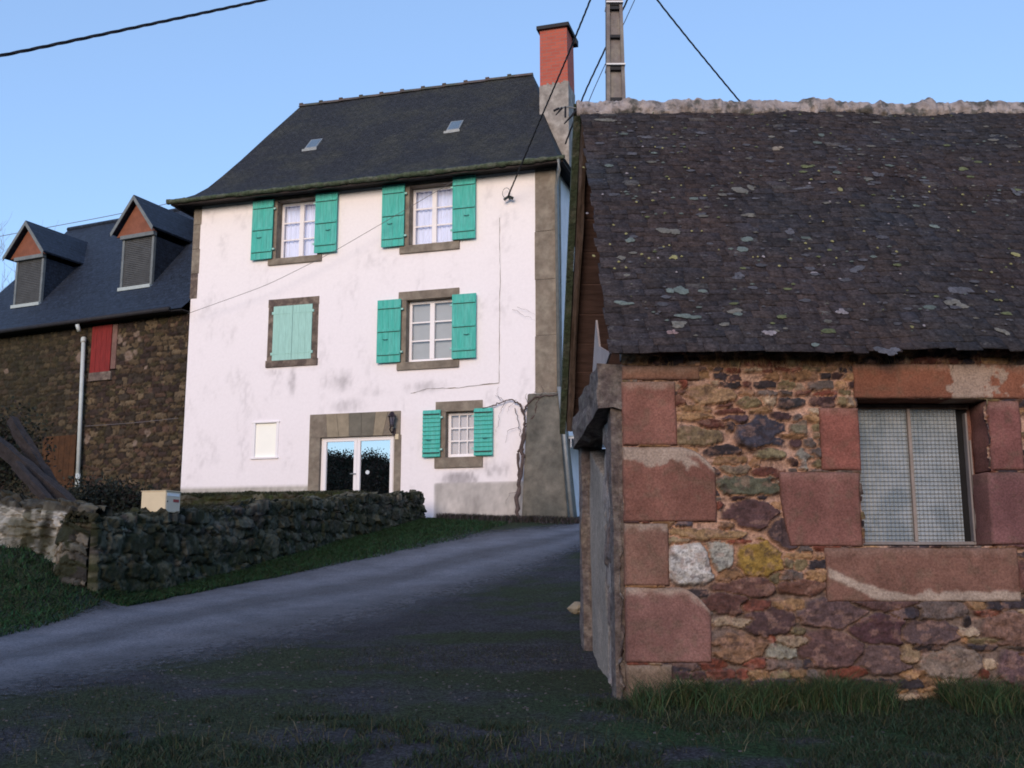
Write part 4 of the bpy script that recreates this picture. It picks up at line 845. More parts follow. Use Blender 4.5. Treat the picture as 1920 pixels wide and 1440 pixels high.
# wall body behind: inner skin and right end
MB().add([(.02, .4, OZB), (wo[0] - .1, .4, OZB), (wo[0] - .1, .4, OZT), (.02, .4, OZT), (wo[1] + .1, .4, OZB), (OW, .4, OZB), (OW, .4, OZT), (wo[1] + .1, .4, OZT), (wo[0] - .1, .4, wo[2] - .05), (wo[1] + .1, .4, wo[2] - .05), (wo[0] - .1, .4, wo[3] + .05), (wo[1] + .1, .4, wo[3] + .05)],
         [(3, 2, 1, 0), (7, 6, 5, 4), (1, 8, 9, 4), (10, 2, 7, 11)]).build('inner_wall', M['render'], O)
mb = MB(); mb.box(wo[0] - .1, wo[0], .02, .4, wo[2] - .05, wo[3] + .05).box(wo[1], wo[1] + .1, .242, .4, wo[2] - .05, wo[3] + .05).box(wo[0], wo[1], .242, .4, wo[3] + .01, wo[3] + .06); mb.build('reveal', M['sand'], O)
# window: fixed left pane, right pane, metal bars
wn = bpy.data.objects.new('window', None); COL.objects.link(wn); wn.parent = O; wn['label'] = 'barn window of pressed square-pattern glass'
fv = .215; f0 = OB.uz(1622, 890, fv); a = wo[0] + .002; b = wo[1] - .002; c_ = wo[2] + .002; d = wo[3] - .002
ctr = OB.uz(1709, 890, fv)[0]; rgt = b - .006
MB().box(a, b, fv - .015, fv + .03, c_, c_ + .022).build('bottom_rail', M['frost_frame'], wn, bevel=.003)
MB().box(ctr - .010, ctr + .012, fv - .02, fv + .02, c_ + .023, d - .03).build('glazing_bar', mat('dull_paint_bar', (.26, .22, .20), rough=.6, var=.2, bump=.2), wn, bevel=.003)
MB().box(rgt - .03, rgt - .018, fv - .03, fv + .02, c_ + .023, d - .06).box(rgt - .008, rgt + .004, fv - .02, fv + .03, c_ + .023, d - .25).build('side_bar', M['frost_frame'], wn)
MB().box(a, b, fv - .01, fv + .04, d - .03, d).build('top_rail', M['stoneb'], wn)
pr = OB.uz(1800, 890, fv)[0]
for (p, q, yy) in ((a, ctr - .011, fv + .006), (ctr + .013, pr, fv + .002)):
    MB().box(p, q, yy, yy + .006, c_ + .023, d - .031).build('pane', M['pressed'], wn)
MB().box(pr + .001, b, fv + .03, fv + .05, c_ + .023, d - .031).build('dark_gap', M['dark'], wn)
# gable side wall
GD = 2.45; gz1 = OB.vz(1165, 672, 0)[1] - .05
vs_ = np.arange(.02, GD + .01, .02); zs = np.arange(OZB - .1, gz1 - .30, .02); Vg, Zw = np.meshgrid(vs_, zs, indexing='ij')
ht, cc = rubble(Vg, Zw, 23, .3, .2, [srgb(*c) for c in [(128, 116, 108), (112, 98, 92), (138, 128, 118), (100, 86, 82)]], srgb(126, 112, 104), depth=.02, gap=.1, warp=.05, mort_frac=.35)
tz_ = gz1 - .30; hole = (Vg > 1.0) & (Zw > tz_ - .36 * np.clip(1 - (Vg - 1.0) / 1.35, 0, 1) + (fbm(Vg * 6, Zw * 6, 9) - .5) * .06)
ks = sstep(.93, 1.0, Vg + (fbm(Vg * 3, Zw * 5, 14) - .5) * .25); ht = ht * (1 - .92 * ks) + .02 * ks; kf = ks.reshape(-1, 1); ng = fbm(Vg * 4, Zw * 3, 15, 5).reshape(-1, 1)
cc = cc * (1 - kf) + srgb(142, 132, 122) * (.65 + .7 * ng) * kf
fl = (sstep(.50, .53, fbm(Vg * 7, Zw * 3.2, 17, 5)) * (1 - ks)).reshape(-1, 1); cc = cc * (1 - fl * .8) + srgb(158, 148, 142) * fl * .8; dk_ = (sstep(.52, .46, fbm(Vg * 5 + 9, Zw * 4, 18, 5)) * (1 - ks)).reshape(-1, 1); cc = cc * (1 - dk_ * .6) + srgb(66, 52, 54) * dk_ * .6
ht = np.where(hole, -.30, ht + .018 * fl.reshape(ht.shape)); ccg = np.where(hole.reshape(-1, 1), srgb(30, 26, 26), cc)
wob = (fbm(Vg * 3, Zw * 2, 12) - .5) * .06
npmesh('gable_wall', np.stack([.0 - ht - wob * .5, Vg, Zw], -1).reshape(-1, 3), gridfaces(*Vg.shape)[:, ::-1], M['rubble'], O, col=ccg, smooth=True)['label'] = 'rough rendered gable wall facing the lane'
MB().box(.05, .4, GD, GD + .02, OZB, gz1 - .3).box(OW - .02, OW, .02, GD + 1.3, OZB, OZT).box(.4, OW - .02, GD + 1.2, GD + 1.3, OZB, OZT - .5).box(.38, .4, .4, GD, OZB, gz1 - .3).build('rear_wall', M['render'], O)
def rough_beam(name, p0, p1, w_, h_, seed, parent=O, m='beam', n=26):
    p0, p1 = Vector(p0), Vector(p1); ax = (p1 - p0).normalized(); sx_ = ax.cross(Vector((0, 0, 1))) if abs(ax.z) < .9 else ax.cross(Vector((0, 1, 0))); sx_.normalize(); sz_ = sx_.cross(ax)
    V = []; F_ = []; rs = random.Random(seed); K = 12
    for i in range(n + 1):
        t = i / n; c = p0.lerp(p1, t)
        for k in range(K):
            a = 2 * math.pi * (k + .5) / K; q = max(abs(math.cos(a)), abs(math.sin(a))); rr = .5 / q * (.92 + .08 * q)
            j = 1 + (float(vnoise(t * 9 + k * 3.1, k * 1.7, seed)) - .5) * .35
            V.append(c + sx_ * (math.cos(a) * rr * w_ * j) + sz_ * (math.sin(a) * rr * h_ * j))
    for i in range(n):
        for k in range(K): F_.append((i * K + k, i * K + (k + 1) % K, (i + 1) * K + (k + 1) % K, (i + 1) * K + k))
    F_ += [tuple(range(K - 1, -1, -1)), tuple(range(n * K, n * K + K))]
    return MB().add(V, F_).build(name, M[m], parent)
rough_beam('tie_beam', (-.03, -.02, gz1 - .14), (-.02, GD + .1, gz1 - .14), .26, .30, 3)
rough_beam('gable_post', (-.02, GD - .05, OZB), (-.02, GD - .05, gz1 - .28), .16, .26, 4)
rough_beam('corner_post', (.0, .18, OZB - .1), (-.015, .12, gz1 - .28), .12, .22, 5)
# ---- roof
zeav = OB.uz(1400, 658, -.22)[1]; ue0 = OB.uz(1143, 655, -.22)[0]
vr, _ = 0, 0
RV = 2.95; zrg = OB.uz(1100, 200, RV)[1]; ur0 = OB.uz(1087, 198, RV)[0]
ub = ur0
EVf = -.22; zre, ure = None, None
RVb = 5.75; zrb = OB.uz(1047, 788, RVb)[1]
def sag(u): return (vnoise(np.asarray(u) * .9, np.asarray(u) * 0, 6) - .5) * .05 + (vnoise(np.asarray(u) * 3, np.asarray(u) * 0, 7) - .5) * .02
def slates(name, parent, P0, Sv, L_, u0f, u1, expo, wmin, wmax, seed, flip=1):
    """overlapping slates, each a thin tilted slab; P0 = (v,z) of the eave, Sv = unit (v,z) up the slope"""
    rs = np.random.RandomState(seed); Nn = np.array([-Sv[1] * flip, Sv[0] * flip]);
    if Nn[1] < 0: Nn = -Nn
    V = []; Fc = []; C_ = []; rows = int(L_ / expo) + 1
    for r_ in range(rows):
        s0 = r_ * expo; u = u0f(s0 / L_) + rs.uniform(-.015, .02)
        while u < u1:
            w_ = rs.uniform(wmin, wmax); dn = rs.uniform(-.012, .010); th = rs.uniform(.005, .010); lift = rs.uniform(.008, .016); tl = expo * 2.2; ln = min(tl, L_ - s0 + .05)
            sk = rs.uniform(-.006, .006); g = .002; base_ = .037 * rs.uniform(.85, 1.18); tint = rs.uniform(-1, 1)
            col = np.array([base_ * (1.04 + .07 * tint), base_ * .93, base_ * (1.06 - .09 * tint)])
            if rs.rand() < .05: col = col * .75
            if rs.rand() < .012: col = np.array([.085, .083, .088]) * rs.uniform(.7, 1.1)
            cn = rs.uniform(.0, .02, 2)
            pts = []
            for (uu, ss, nn_) in ((u + g, s0 + dn + cn[0], lift), (u + w_ - g, s0 + dn + cn[1] + sk, lift), (u + w_ - g, s0 + ln, .002), (u + g, s0 + ln, .002)):
                for t_ in (0, th):
                    h_ = nn_ + t_; zo = float(0); pts.append((uu, P0[0] + Sv[0] * ss + Nn[0] * h_, P0[1] + Sv[1] * ss + Nn[1] * h_))
            k = len(V); V += pts; Fc += [(k + 1, k + 3, k + 5, k + 7), (k, k + 2, k + 3, k + 1), (k, k + 1, k + 7, k + 6), (k + 2, k + 4, k + 5, k + 3)]
            C_ += [col] * 8; u += w_
    V = np.array(V); C_ = np.array(C_); bl = fbm(V[:, 0] * 1.3, V[:, 2] * 1.6, 313, 5)[:, None]; bl2 = fbm(V[:, 0] * 2.3 + 9, V[:, 2] * 3, 317, 4)[:, None]
    C_ = C_ * (.75 + .5 * bl2) * (1 + (bl - .5) * np.array([.55, .10, -.12])); V[:, 2] += sag(V[:, 0]) * 1.0
    Fc = np.array(Fc)
    if flip < 0: Fc = Fc[:, ::-1]
    return npmesh(name, V, Fc, M['slate'], parent, col=np.array(C_))
Lf = math.hypot(RV - EVf, zrg - zeav); Sf = ((RV - EVf) / Lf, (zrg - zeav) / Lf)
Lr = math.hypot(RVb - RV, zrg - zrb); Sr = (-(RVb - RV) / Lr, (zrg - zrb) / Lr)
def left_f(t): return ue0 + (ur0 - ue0) * min(1, t) + (.03 if t < .12 else 0) * 0
roofO = bpy.data.objects.new('roof', None); COL.objects.link(roofO); roofO.parent = O
slates('slates', roofO, (EVf, zeav), Sf, Lf - .04, left_f, OW + .3, .082, .09, .19, 41)['label'] = 'front slope of weathered purple grey slates'
slates('slates', roofO, (RVb, zrb), Sr, Lr - .04, lambda t: ub, OW + .3, .16, .15, .3, 42, flip=1)['label'] = 'rear slope of slates'
# boarding under both slopes
def slab(name, m, pts_top, th, y=None):
    pass
def under(name, m, v0, z0, v1, z1, u0, u1, t0, t1, n=1):
    mb = MB(); 
    for k in range(n):
        f0, f1 = k / n, (k + 1) / n; g = .009 if n > 1 else 0
        va, za = v0 + (v1 - v0) * f0, z0 + (z1 - z0) * f0; vb, zb_ = v0 + (v1 - v0) * f1, z0 + (z1 - z0) * f1
        L_ = math.hypot(v1 - v0, z1 - z0); dv, dz = (v1 - v0) / L_ * g, (z1 - z0) / L_ * g
        mb.add([(u0, va + dv, za + dz - t0), (u1, va + dv, za + dz - t0), (u1, vb - dv, zb_ - dz - t0), (u0, vb - dv, zb_ - dz - t0), (u0, va + dv, za + dz - t1), (u1, va + dv, za + dz - t1), (u1, vb - dv, zb_ - dz - t1), (u0, vb - dv, zb_ - dz - t1)],
               [(0, 1, 2, 3), (7, 6, 5, 4), (0, 4, 5, 1), (1, 5, 6, 2), (2, 6, 7, 3), (3, 7, 4, 0)])
    return mb.build(name, M[m], roofO)
under('boarding', 'planks', EVf + .16, zeav + .16 * (zrg - zeav) / (RV - EVf), RV, zrg, max(ue0, ur0) + .05, OW + .2, .03, .06, 22)
under('boarding', 'planks', RVb, zrb, RV, zrg, ub + .10, OW + .2, .03, .06, 10)
rough_beam('verge_rafter', (ub + .055, RVb - .02, zrb - .10), (ub + .055, RV + .02, zrg - .12), .07, .13, 9, roofO, 'brownedge')
MB().add([(ub - .06, RVb + .02, zrb - .17), (ub - .06, RV, zrg - .10), (ub - .06, RV, zrg + .03), (ub - .06, RVb + .02, zrb + .03), (ub + .01, RVb + .02, zrb - .17), (ub + .01, RV, zrg - .10), (ub + .01, RV, zrg + .03), (ub + .01, RVb + .02, zrb + .03)],
         [(0, 1, 2, 3), (7, 6, 5, 4), (0, 4, 5, 1), (3, 2, 6, 7), (0, 3, 7, 4)]).build('bargeboard', M['moss'], roofO)
rough_beam('verge_rafter', (ue0 + .09, EVf + .25, zeav + .06), (ur0 + .07, RV - .05, zrg - .14), .06, .09, 10, roofO, 'brownedge')
for k in range(7): rough_beam('rafter', (1.0 + k * .85, RVb - .1, zrb - .10), (1.0 + k * .85, RV, zrg - .12), .07, .09, 30 + k, roofO, 'brownedge', 6)
MB().box(.02, OW, .03, .24, OZT + .02, OZT + .11).build('wall_plate', M['black'], roofO)  # near-black colour puts the shadow gap under the eave into the plate
# pale triangular sheet closing the gable's near corner
TS = [OB.vz(x, y, -.03) for x, y in ((1117, 600), (1123, 650), (1143, 662), (1130, 700), (1109, 728))]
mb = MB(); mb.add([(-.03, a, z) for a, z in TS] + [(-.015, a, z) for a, z in TS], [(0, 1, 2, 3, 4), (9, 8, 7, 6, 5)] + [(i, i + 5, (i + 1) % 5 + 5, (i + 1) % 5) for i in range(5)]); mb.build('gable_sheet', M['sheet'], O)
# ridge: lumps of mortar over stones
es = np.linspace(ur0 - .04, OW + .25, 760); K = 14; ea = np.linspace(-.55, math.pi + .55, K)
EX = np.repeat(es, K); AA = np.tile(ea, len(es)); rr = .080 + .07 * (fbm(EX * 6, AA * .8, 51, 4) - .45) + .03 * sstep(.62, .8, vnoise(EX * 4.3, EX * 0, 53))
rr *= (1 + .35 * (vnoise(EX * 26, AA * 3, 58) - .5))
EYv = RV + np.cos(AA) * rr * 1.45; EZv = zrg - .035 + np.sin(AA) * rr * 1.05 - .05 * (np.abs(np.cos(AA)) > .8) + sag(EX)
EZv += .05 * (vnoise(EX * .8, EX * 0, 54) - .5)
npmesh('ridge_mortar', np.stack([EX, EYv, EZv], -1), gridfaces(len(es), K)[:, ::-1], M['mortar'], roofO, smooth=False)
mb = MB()
for k in range(0):
    u_ = ur0 + rnd.uniform(0, OW * .9); s_ = rnd.uniform(.02, .035)
    c = Vector((u_, RV - rnd.uniform(-.02, .13), zrg + rnd.uniform(.02, .08))); P = []
    for a in range(8): P.append(c + Vector((s_ * rnd.uniform(.7, 1.5) * (1 if a & 1 else -1), s_ * rnd.uniform(.5, 1) * (1 if a & 2 else -1), s_ * rnd.uniform(.4, .8) * (1 if a & 4 else -1))))
    mb.add(P, [(0, 2, 3, 1), (4, 5, 7, 6), (0, 1, 5, 4), (2, 6, 7, 3), (0, 4, 6, 2), (1, 3, 7, 5)])
# lichen crusts: thin irregular discs lying on the slates
def onslope(px, py):
    P = Vector(OB.W(0, EVf, zeav)); n_ = Vector((-OB.V[0] * Sf[1], -OB.V[1] * Sf[1], Sf[0])); r = ray(px, py); o = Vector((0, 0, EYE)); t = (P - o).dot(n_) / r.dot(n_); q = o + r * t
    u = (q.x - OB.o[0]) * OB.U[0] + (q.y - OB.o[1]) * OB.U[1]; v = (q.x - OB.o[0]) * OB.V[0] + (q.y - OB.o[1]) * OB.V[1]; return u, (v - EVf) / Sf[0]
LV = []; LF = []; LC = []
def lichen(u, s, ru, rsn, col, seed):
    rs = random.Random(seed); n_ = 17; k = len(LV); c = np.array(col) * rs.uniform(.8, 1.15); ph = rs.uniform(0, 6)
    def pt(a, b, h):
        ss = s + b; return (u + a, EVf + Sf[0] * ss - Sf[1] * h, zeav + Sf[1] * ss + Sf[0] * h + float(sag(u + a)))
    LV.append(pt(0, 0, .034))
    for i in range(n_):
        a = 2 * math.pi * i / n_; r_ = (.5 + .3 * rs.random() + .3 * float(vnoise(i * .45 + seed, 0., seed))); LV.append(pt(math.cos(a) * ru * r_, math.sin(a) * rsn * r_, .024))
    for i in range(n_): LF.append((k, k + 1 + i, k + 1 + (i + 1) % n_))
    LC.extend([c * 1.02] * (n_ + 1))
Wc, Yc, Gc, Tc = srgb(132, 126, 130), srgb(132, 128, 88), srgb(92, 98, 104), srgb(88, 112, 108)
sc_ = .448
big = [(890, 312, 32, 13, 'T0'), (430, 655, 52, 18, 'G'), (745, 480, 48, 28, 'G'), (275, 690, 24, 15, 'T'), (755, 695, 34, 18, 'T'), (735, 735, 22, 16, 'T'), (470, 905, 50, 22, 'T'), (245, 765, 30, 14, 'G'), (245, 950, 40, 14, 'T'), (525, 1012, 55, 13, 'T'), (480, 1045, 40, 16, 'G'),
       (715, 990, 52, 13, 'G'), (1150, 992, 30, 14, 'W'), (855, 1085, 26, 14, 'W'), (1215, 815, 36, 18, 'Gd'), (1650, 910, 50, 26, 'Gd'), (1640, 970, 50, 20, 'G'), (1825, 1080, 30, 16, 'G'), (1345, 1160, 50, 20, 'Gd'), (665, 1045, 20, 10, 'G'), (180, 378, 18, 9, 'T'), (1070, 262, 14, 11, 'T'),
       (170, 190, 42, 12, 'G'), (275, 330, 26, 12, 'Gd'), (370, 328, 15, 6, 'T'), (1040, 830, 14, 8, 'W'), (1015, 392, 28, 8, 'Y0'), (1665, 392, 26, 10, 'Y0'), (1150, 490, 10, 14, 'Y'), (1880, 750, 18, 12, 'Y'), (455, 762, 14, 12, 'Y'), (1045, 1130, 16, 9, 'T'), (760, 590, 32, 9, 'G'), (515, 155, 16, 9, 'G'),
       (1310, 425, 30, 14, 'Gd'), (570, 905, 20, 8, 'T'), (1890, 490, 25, 20, 'Gd'), (990, 475, 40, 10, 'Gd'), (940, 655, 24, 18, 'Gd'), (1540, 640, 20, 10, 'T'), (330, 262, 40, 8, 'Gd'), (720, 845, 26, 18, 'Gd'), (450, 1075, 24, 10, 'W0'), (255, 835, 14, 8, 'G'), (860, 262, 14, 7, 'G'), (950, 245, 18, 8, 'Gd')]
cd = {'T0': srgb(128, 118, 106), 'G': srgb(104, 102, 96), 'T': srgb(98, 108, 104), 'W': Wc, 'Gd': srgb(84, 84, 90), 'Y0': srgb(98, 104, 74), 'Y': Yc, 'W0': srgb(130, 110, 110)}
for i, (zx, zy, a, b, k_) in enumerate(big):
    u, s = onslope(1060 + zx * sc_, 140 + zy * sc_)
    px_m = (7 + .7 * s) / F * .448
    if a > 22:
        for j in range(6): lichen(u + rnd.uniform(-.7, .7) * a * px_m, s + rnd.uniform(-.7, .7) * b * px_m * 1.6, a * px_m * rnd.uniform(.35, .75), b * px_m * rnd.uniform(.8, 1.3), cd[k_], i * 31 + j)
    else: lichen(u, s, a * px_m * 1.3, b * px_m * 2., cd[k_], i * 31)
ys = [(323, 302), (375, 303), (405, 308), (363, 222), (515, 395), (257, 413), (273, 433), (433, 437), (483, 465), (308, 465), (395, 490), (365, 527), (297, 533), (562, 567), (582, 510), (91, 577), (569, 656), (527, 655), (253, 663), (118, 755), (387, 767), (437, 768), (485, 760), (205, 806), (253, 803), (463, 826), (433, 714), (410, 720), (783, 768), (803, 765), (827, 763), (893, 801), (1002, 705), (1019, 728), (1115, 700), (1020, 460), (1026, 445), (1131, 448), (1059, 412), (1188, 543), (1105, 540), (1410, 517), (1520, 492), (1660, 500), (1655, 543), (1350, 635), (1247, 665), (1304, 735), (1383, 751), (1131, 769), (1080, 798), (1779, 828), (1758, 913), (1866, 888), (1447, 1066), (1498, 1061), (1331, 351), (1375, 350), (1775, 375), (1896, 372), (1847, 367), (1022, 594), (1076, 618), (930, 376), (704, 310), (686, 325), (640, 736), (348, 767), (318, 750), (222, 778), (1148, 855), (1818, 948), (1246, 962), (200, 625), (185, 705), (155, 497), (75, 385), (730, 412), (1520, 470), (1500, 549), (1600, 600), (1640, 655), (290, 390), (940, 770), (575, 850), (1400, 845), (1860, 790)]
for i, (zx, zy) in enumerate(ys):
    u, s = onslope(1060 + zx * sc_, 140 + zy * sc_); r_ = rnd.uniform(.009, .016); lichen(u, s, r_, r_ * 1.3, cd['Y'] if i % 5 else cd['W'], 900 + i)
for i in range(1900):
    u = rnd.uniform(ur0 + .1, OW); s = rnd.uniform(.15, Lf - .1)
    if float(vnoise(u * 1.7, s * 1.7, 19)) < rnd.random() * .8: continue
    k_ = rnd.choice(['T', 'G', 'Gd', 'Gd', 'Gd', 'Y0', 'Gd']); r_ = rnd.uniform(.004, .018) if rnd.random() < .85 else rnd.uniform(.02, .04); lichen(u, s, r_ * 1.5, r_ * .9, cd[k_] * .8, 3000 + i)
npmesh('lichen', LV, np.array(LF), M['lichen'], roofO, col=np.array(LC))['kind'] = 'stuff'
# bracket at the ridge end
BR = thing('cable_bracket', 'small iron bracket with insulators fixed at the left end of the ridge', 'bracket', OB.W(ur0, RV, zrg), OB_ANG)
def brp(px, py, dv=.0):
    u, z = OB.uz(px, py, RV + dv); return (u - ur0, dv, z - zrg)
MB().tube([brp(1084, 204), brp(1066, 200), brp(1048, 203)], .008).build('arm', M['zinc'], BR)
mb = MB(); mb.tube([brp(1082, 206), brp(1058, 232)], .015, 6, r1=.007).tube([brp(1060, 200), brp(1060, 220)], .012).tube([brp(1054, 202), brp(1042, 216)], .014, 6, r1=.005)
mb.tube([brp(1095, 196), brp(1078, 205)], .01).tube([brp(1048, 203), brp(1038, 208)], .012)
mb.build('insulators', M['cable'], BR)

# =================================================================== garden walls, bank, mailbox
pw0 = FH.W(FH.uz(824, 940)[0], -1.0); pw1 = hitg(190, 1120); pw1 = Vector((-4.75, 11.9, 0)); zwr = hitv(824, 926, (pw0.x, pw0.y), (1, 0)).z
WS_SEED = 0
def wallstrip(name, label, A_, B_, zt0, zt1, th, seed, pal, mort, lich, la, closed=True, res=.022, zdrop=.5, matn='rubblefar', sw=.3, sh=.16, extra=None, top_n=.08, cat='garden wall'):
    A_ = np.array(A_); B_ = np.array(B_); L_ = np.hypot(*(B_ - A_)); d = (B_ - A_) / L_; nrm = np.array([d[1], -d[0]])   # outward (towards the lane) side
    nu = int(L_ / res); uu = np.linspace(0, L_, nu + 1); prof_n = 110
    zt = zt0 + (zt1 - zt0) * uu / L_ + (fbm(uu * 2.2, uu * 0, seed) - .5) * top_n * 2; gz0 = np.minimum(hgt(A_[0] + d[0] * uu, A_[1] + d[1] * uu), zt - .3) - zdrop
    s = np.linspace(0, 1, prof_n); UU = np.repeat(uu[:, None], prof_n, 1); ZZ = gz0[:, None] + (zt - gz0)[:, None] * np.clip(s / .62, 0, 1)[None, :]
    OFF = np.where(s < .62, 0, (s - .62) / .38 * th)[None, :] * np.ones_like(UU); ZZ = np.where(s[None, :] > .95, ZZ - (s[None, :] - .95) / .05 * 1.0, ZZ)
    key = ZZ + OFF * .8
    ht, cc = rubble(UU, key, seed, sw, sh, pal, mort, depth=.055, gap=.12, warp=.05, lich=lich, lichamt=la)
    if extra is not None: cc = extra(UU, ZZ, cc, A_, d)
    sp = sstep(.58, .64, fbm(UU * 13, key * 17, seed + 5, 5)).reshape(-1, 1) * .6; cc = cc * (1 - sp) + srgb(92, 92, 92) * sp; sp = sstep(.56, .62, fbm(UU * 9 + 5, key * 13, seed + 6, 5)).reshape(-1, 1) * .6; cc = cc * (1 - sp) + srgb(26, 25, 24) * sp; ms = sstep(.42, .62, fbm(UU * 1.8, key * 2.2, seed + 7, 5)).reshape(-1, 1) * .6; cc = cc * (1 - ms) + srgb(50, 52, 34) * ms; pk = sstep(.60, .66, fbm(UU * 4.5, key * 6, seed + 27, 5)).reshape(-1, 1) * .4; cc = cc * (1 - pk) + srgb(112, 112, 106) * pk; cc = cc * np.array([.92, .90, .76])
    rnd_ = .05 * np.exp(-((s - .62) / .06) ** 2)[None, :]
    bat = (zt[:, None] - ZZ) * .10 * (s[None, :] < .62)
    px_ = A_[0] + d[0] * UU + nrm[0] * (ht + bat - OFF); py_ = A_[1] + d[1] * UU + nrm[1] * (ht + bat - OFF); pz_ = ZZ - rnd_ + (s[None, :] > .62) * (ht + (fbm(UU * 5, OFF * 5, seed + 8) - .5) * .08)
    # end caps: pinch the profile shut
    if closed:
        for e in (0, -1):
            px_[e] = A_[0] + d[0] * UU[e] - nrm[0] * np.clip(OFF[e], 0, th) ; py_[e] = A_[1] + d[1] * UU[e] - nrm[1] * np.clip(OFF[e], 0, th)
    V = np.stack([px_, py_, pz_], -1).reshape(-1, 3); o = npmesh(name, V, gridfaces(nu + 1, prof_n), M[matn], col=cc, smooth=True)
    if closed:
        capm = []
        mbv = []
    tag(o, label, cat); return o, (A_, d, L_, nrm)
dkpal = [srgb(*c) for c in [(58, 55, 50), (76, 70, 66), (46, 44, 44), (66, 54, 54), (54, 56, 46), (92, 86, 80), (62, 58, 60)]]
def gw_extra(UU, ZZ, cc, A_, d):
    X_ = A_[0] + d[0] * UU; Y_ = A_[1] + d[1] * UU
    for (px, py, r_, col) in [(140, 1058, .17, (168, 156, 140)), (215, 1000, .10, (118, 118, 110)), (228, 985, .08, (110, 115, 110)), (215, 1060, .14, (112, 106, 104)), (195, 1105, .12, (120, 120, 118)), (232, 1050, .08, (120, 112, 112)), (335, 1040, .07, (104, 104, 104)), (325, 1028, .05, (104, 112, 108)), (180, 1080, .1, (98, 88, 84)), (420, 1010, .06, (80, 80, 84)), (250, 975, .07, (100, 104, 100)), (405, 985, .05, (84, 80, 84))]:
        q = hitv(px, py, A_, d); u = (q.x - A_[0]) * d[0] + (q.y - A_[1]) * d[1]
        D_ = np.hypot(UU - u, ZZ - q.z) + (fbm(UU * 8, ZZ * 8, int(px)) - .5) * .22; k = sstep(r_, r_ * .6, D_).reshape(-1, 1); cc = cc * (1 - k) + srgb(*col) * k
    g = sstep(.45, .1, ZZ - hgt(X_, Y_) + (fbm(UU * 3, ZZ * 3, 2) - .5) * .5).reshape(-1, 1) * .75
    return cc * (1 - g) + np.array([.022, .034, .018]) * g
zwl = hitv(200, 974, (pw1.x, pw1.y), (1, 0)).z
gw, gwp = wallstrip('garden_wall', 'low dark mossy rubble wall carrying the mailbox beside the lane', (pw1.x, pw1.y), (pw0.x, pw0.y), zwl, zwr, .42, 71, dkpal, srgb(34, 33, 30), srgb(38, 42, 28), .58, extra=gw_extra, sw=.30, sh=.17, top_n=.07)
# end faces
def endcap(o, P, d, nrm, th, zt, zb, m, seed):
    tg = np.linspace(0, 1, 50); hg = np.linspace(0, 1, 90); TG, HG = np.meshgrid(tg, hg, indexing='ij'); zz = zb + (zt - zb) * HG
    rt, rcl = rubble(TG * th + seed * 7, zz, 130 + seed, .22, .13, [srgb(*q) for q in [(96, 96, 90), (70, 68, 64), (116, 110, 100), (54, 52, 50)]], srgb(44, 44, 40), depth=.05, gap=.12, warp=.04, lich=srgb(44, 48, 36), lichamt=.5)
    bul = .16 * (1 - (2 * TG - 1) ** 2) * (1 - .3 * HG) + rt; drop = .10 * (TG - .5) ** 2 * 4 * HG
    V = np.stack([P[0] - nrm[0] * th * TG - d[0] * bul, P[1] - nrm[1] * th * TG - d[1] * bul, zz - drop], -1).reshape(-1, 3)
    return npmesh('end_face', V, gridfaces(50, 90)[:, ::-1], M['rubblefar'], o, col=rcl, smooth=True)
A_, d_, L_, nr_ = gwp
endcap(gw, A_, d_, nr_, .42, zwl - .03, zwl - 1.3, mat('lichened_end', (.085, .09, .085), var=.6, scale=9, bump=1, bscale=14, bdist=.04, col2=(.03, .03, .028), mix_scale=4), 1); endcap(gw, A_ + d_ * L_, -d_, nr_, .42, zwr, zwr - 1.2, M['stoneb'], 2)
# white-stained wall going left from it
def ww_extra(UU, ZZ, cc, A_, d):
    k = sstep(.40, .52, fbm(UU * 7, ZZ * .8, 19, 4) * .8 + .16 * (UU.max() - UU) / UU.max() + .06).reshape(-1, 1); k = k * sstep(.0, .12, (UU.max() - UU)).reshape(-1, 1)
    k = k * sstep(1.0, .93, (ZZ - ZZ.min(1, keepdims=True)) / (ZZ.max(1, keepdims=True) - ZZ.min(1, keepdims=True))).reshape(-1, 1)
    return cc * (1 - k) + np.array([.46, .46, .51]) * (.7 + .6 * fbm(UU * 14, ZZ * 2, 29)).reshape(-1, 1) * k
ww0 = (pw1.x - 4.2, pw1.y + .9); ww1 = (pw1.x - .02, pw1.y + .15)
ww, wwp = wallstrip('whitewashed_wall', 'low retaining wall with streaky flaking whitewash at the far left above the grass', ww0, ww1, zwl + .62, zwl + .10, .4, 81, [srgb(70, 66, 62), srgb(56, 54, 52)], srgb(60, 58, 56), srgb(46, 52, 40), .3, extra=ww_extra, zdrop=.4, top_n=.05)
# second wall nearer the house
bw0 = FH.W(-1.2, -3.0); bw1 = FH.W(FH.uz(800, 930)[0] - .4, -2.6)
zb0 = hitv(330, 927, (bw0.x, bw0.y), FH.U).z; zb1 = hitv(600, 919, (bw0.x, bw0.y), FH.U).z
bw, _ = wallstrip('terrace_wall', 'grass-topped low wall in front of the house door behind the mailbox wall', (bw0.x, bw0.y), (bw1.x, bw1.y), zb0, zb1 - .05, .5, 91, dkpal, srgb(52, 50, 44), srgb(52, 62, 36), .55)
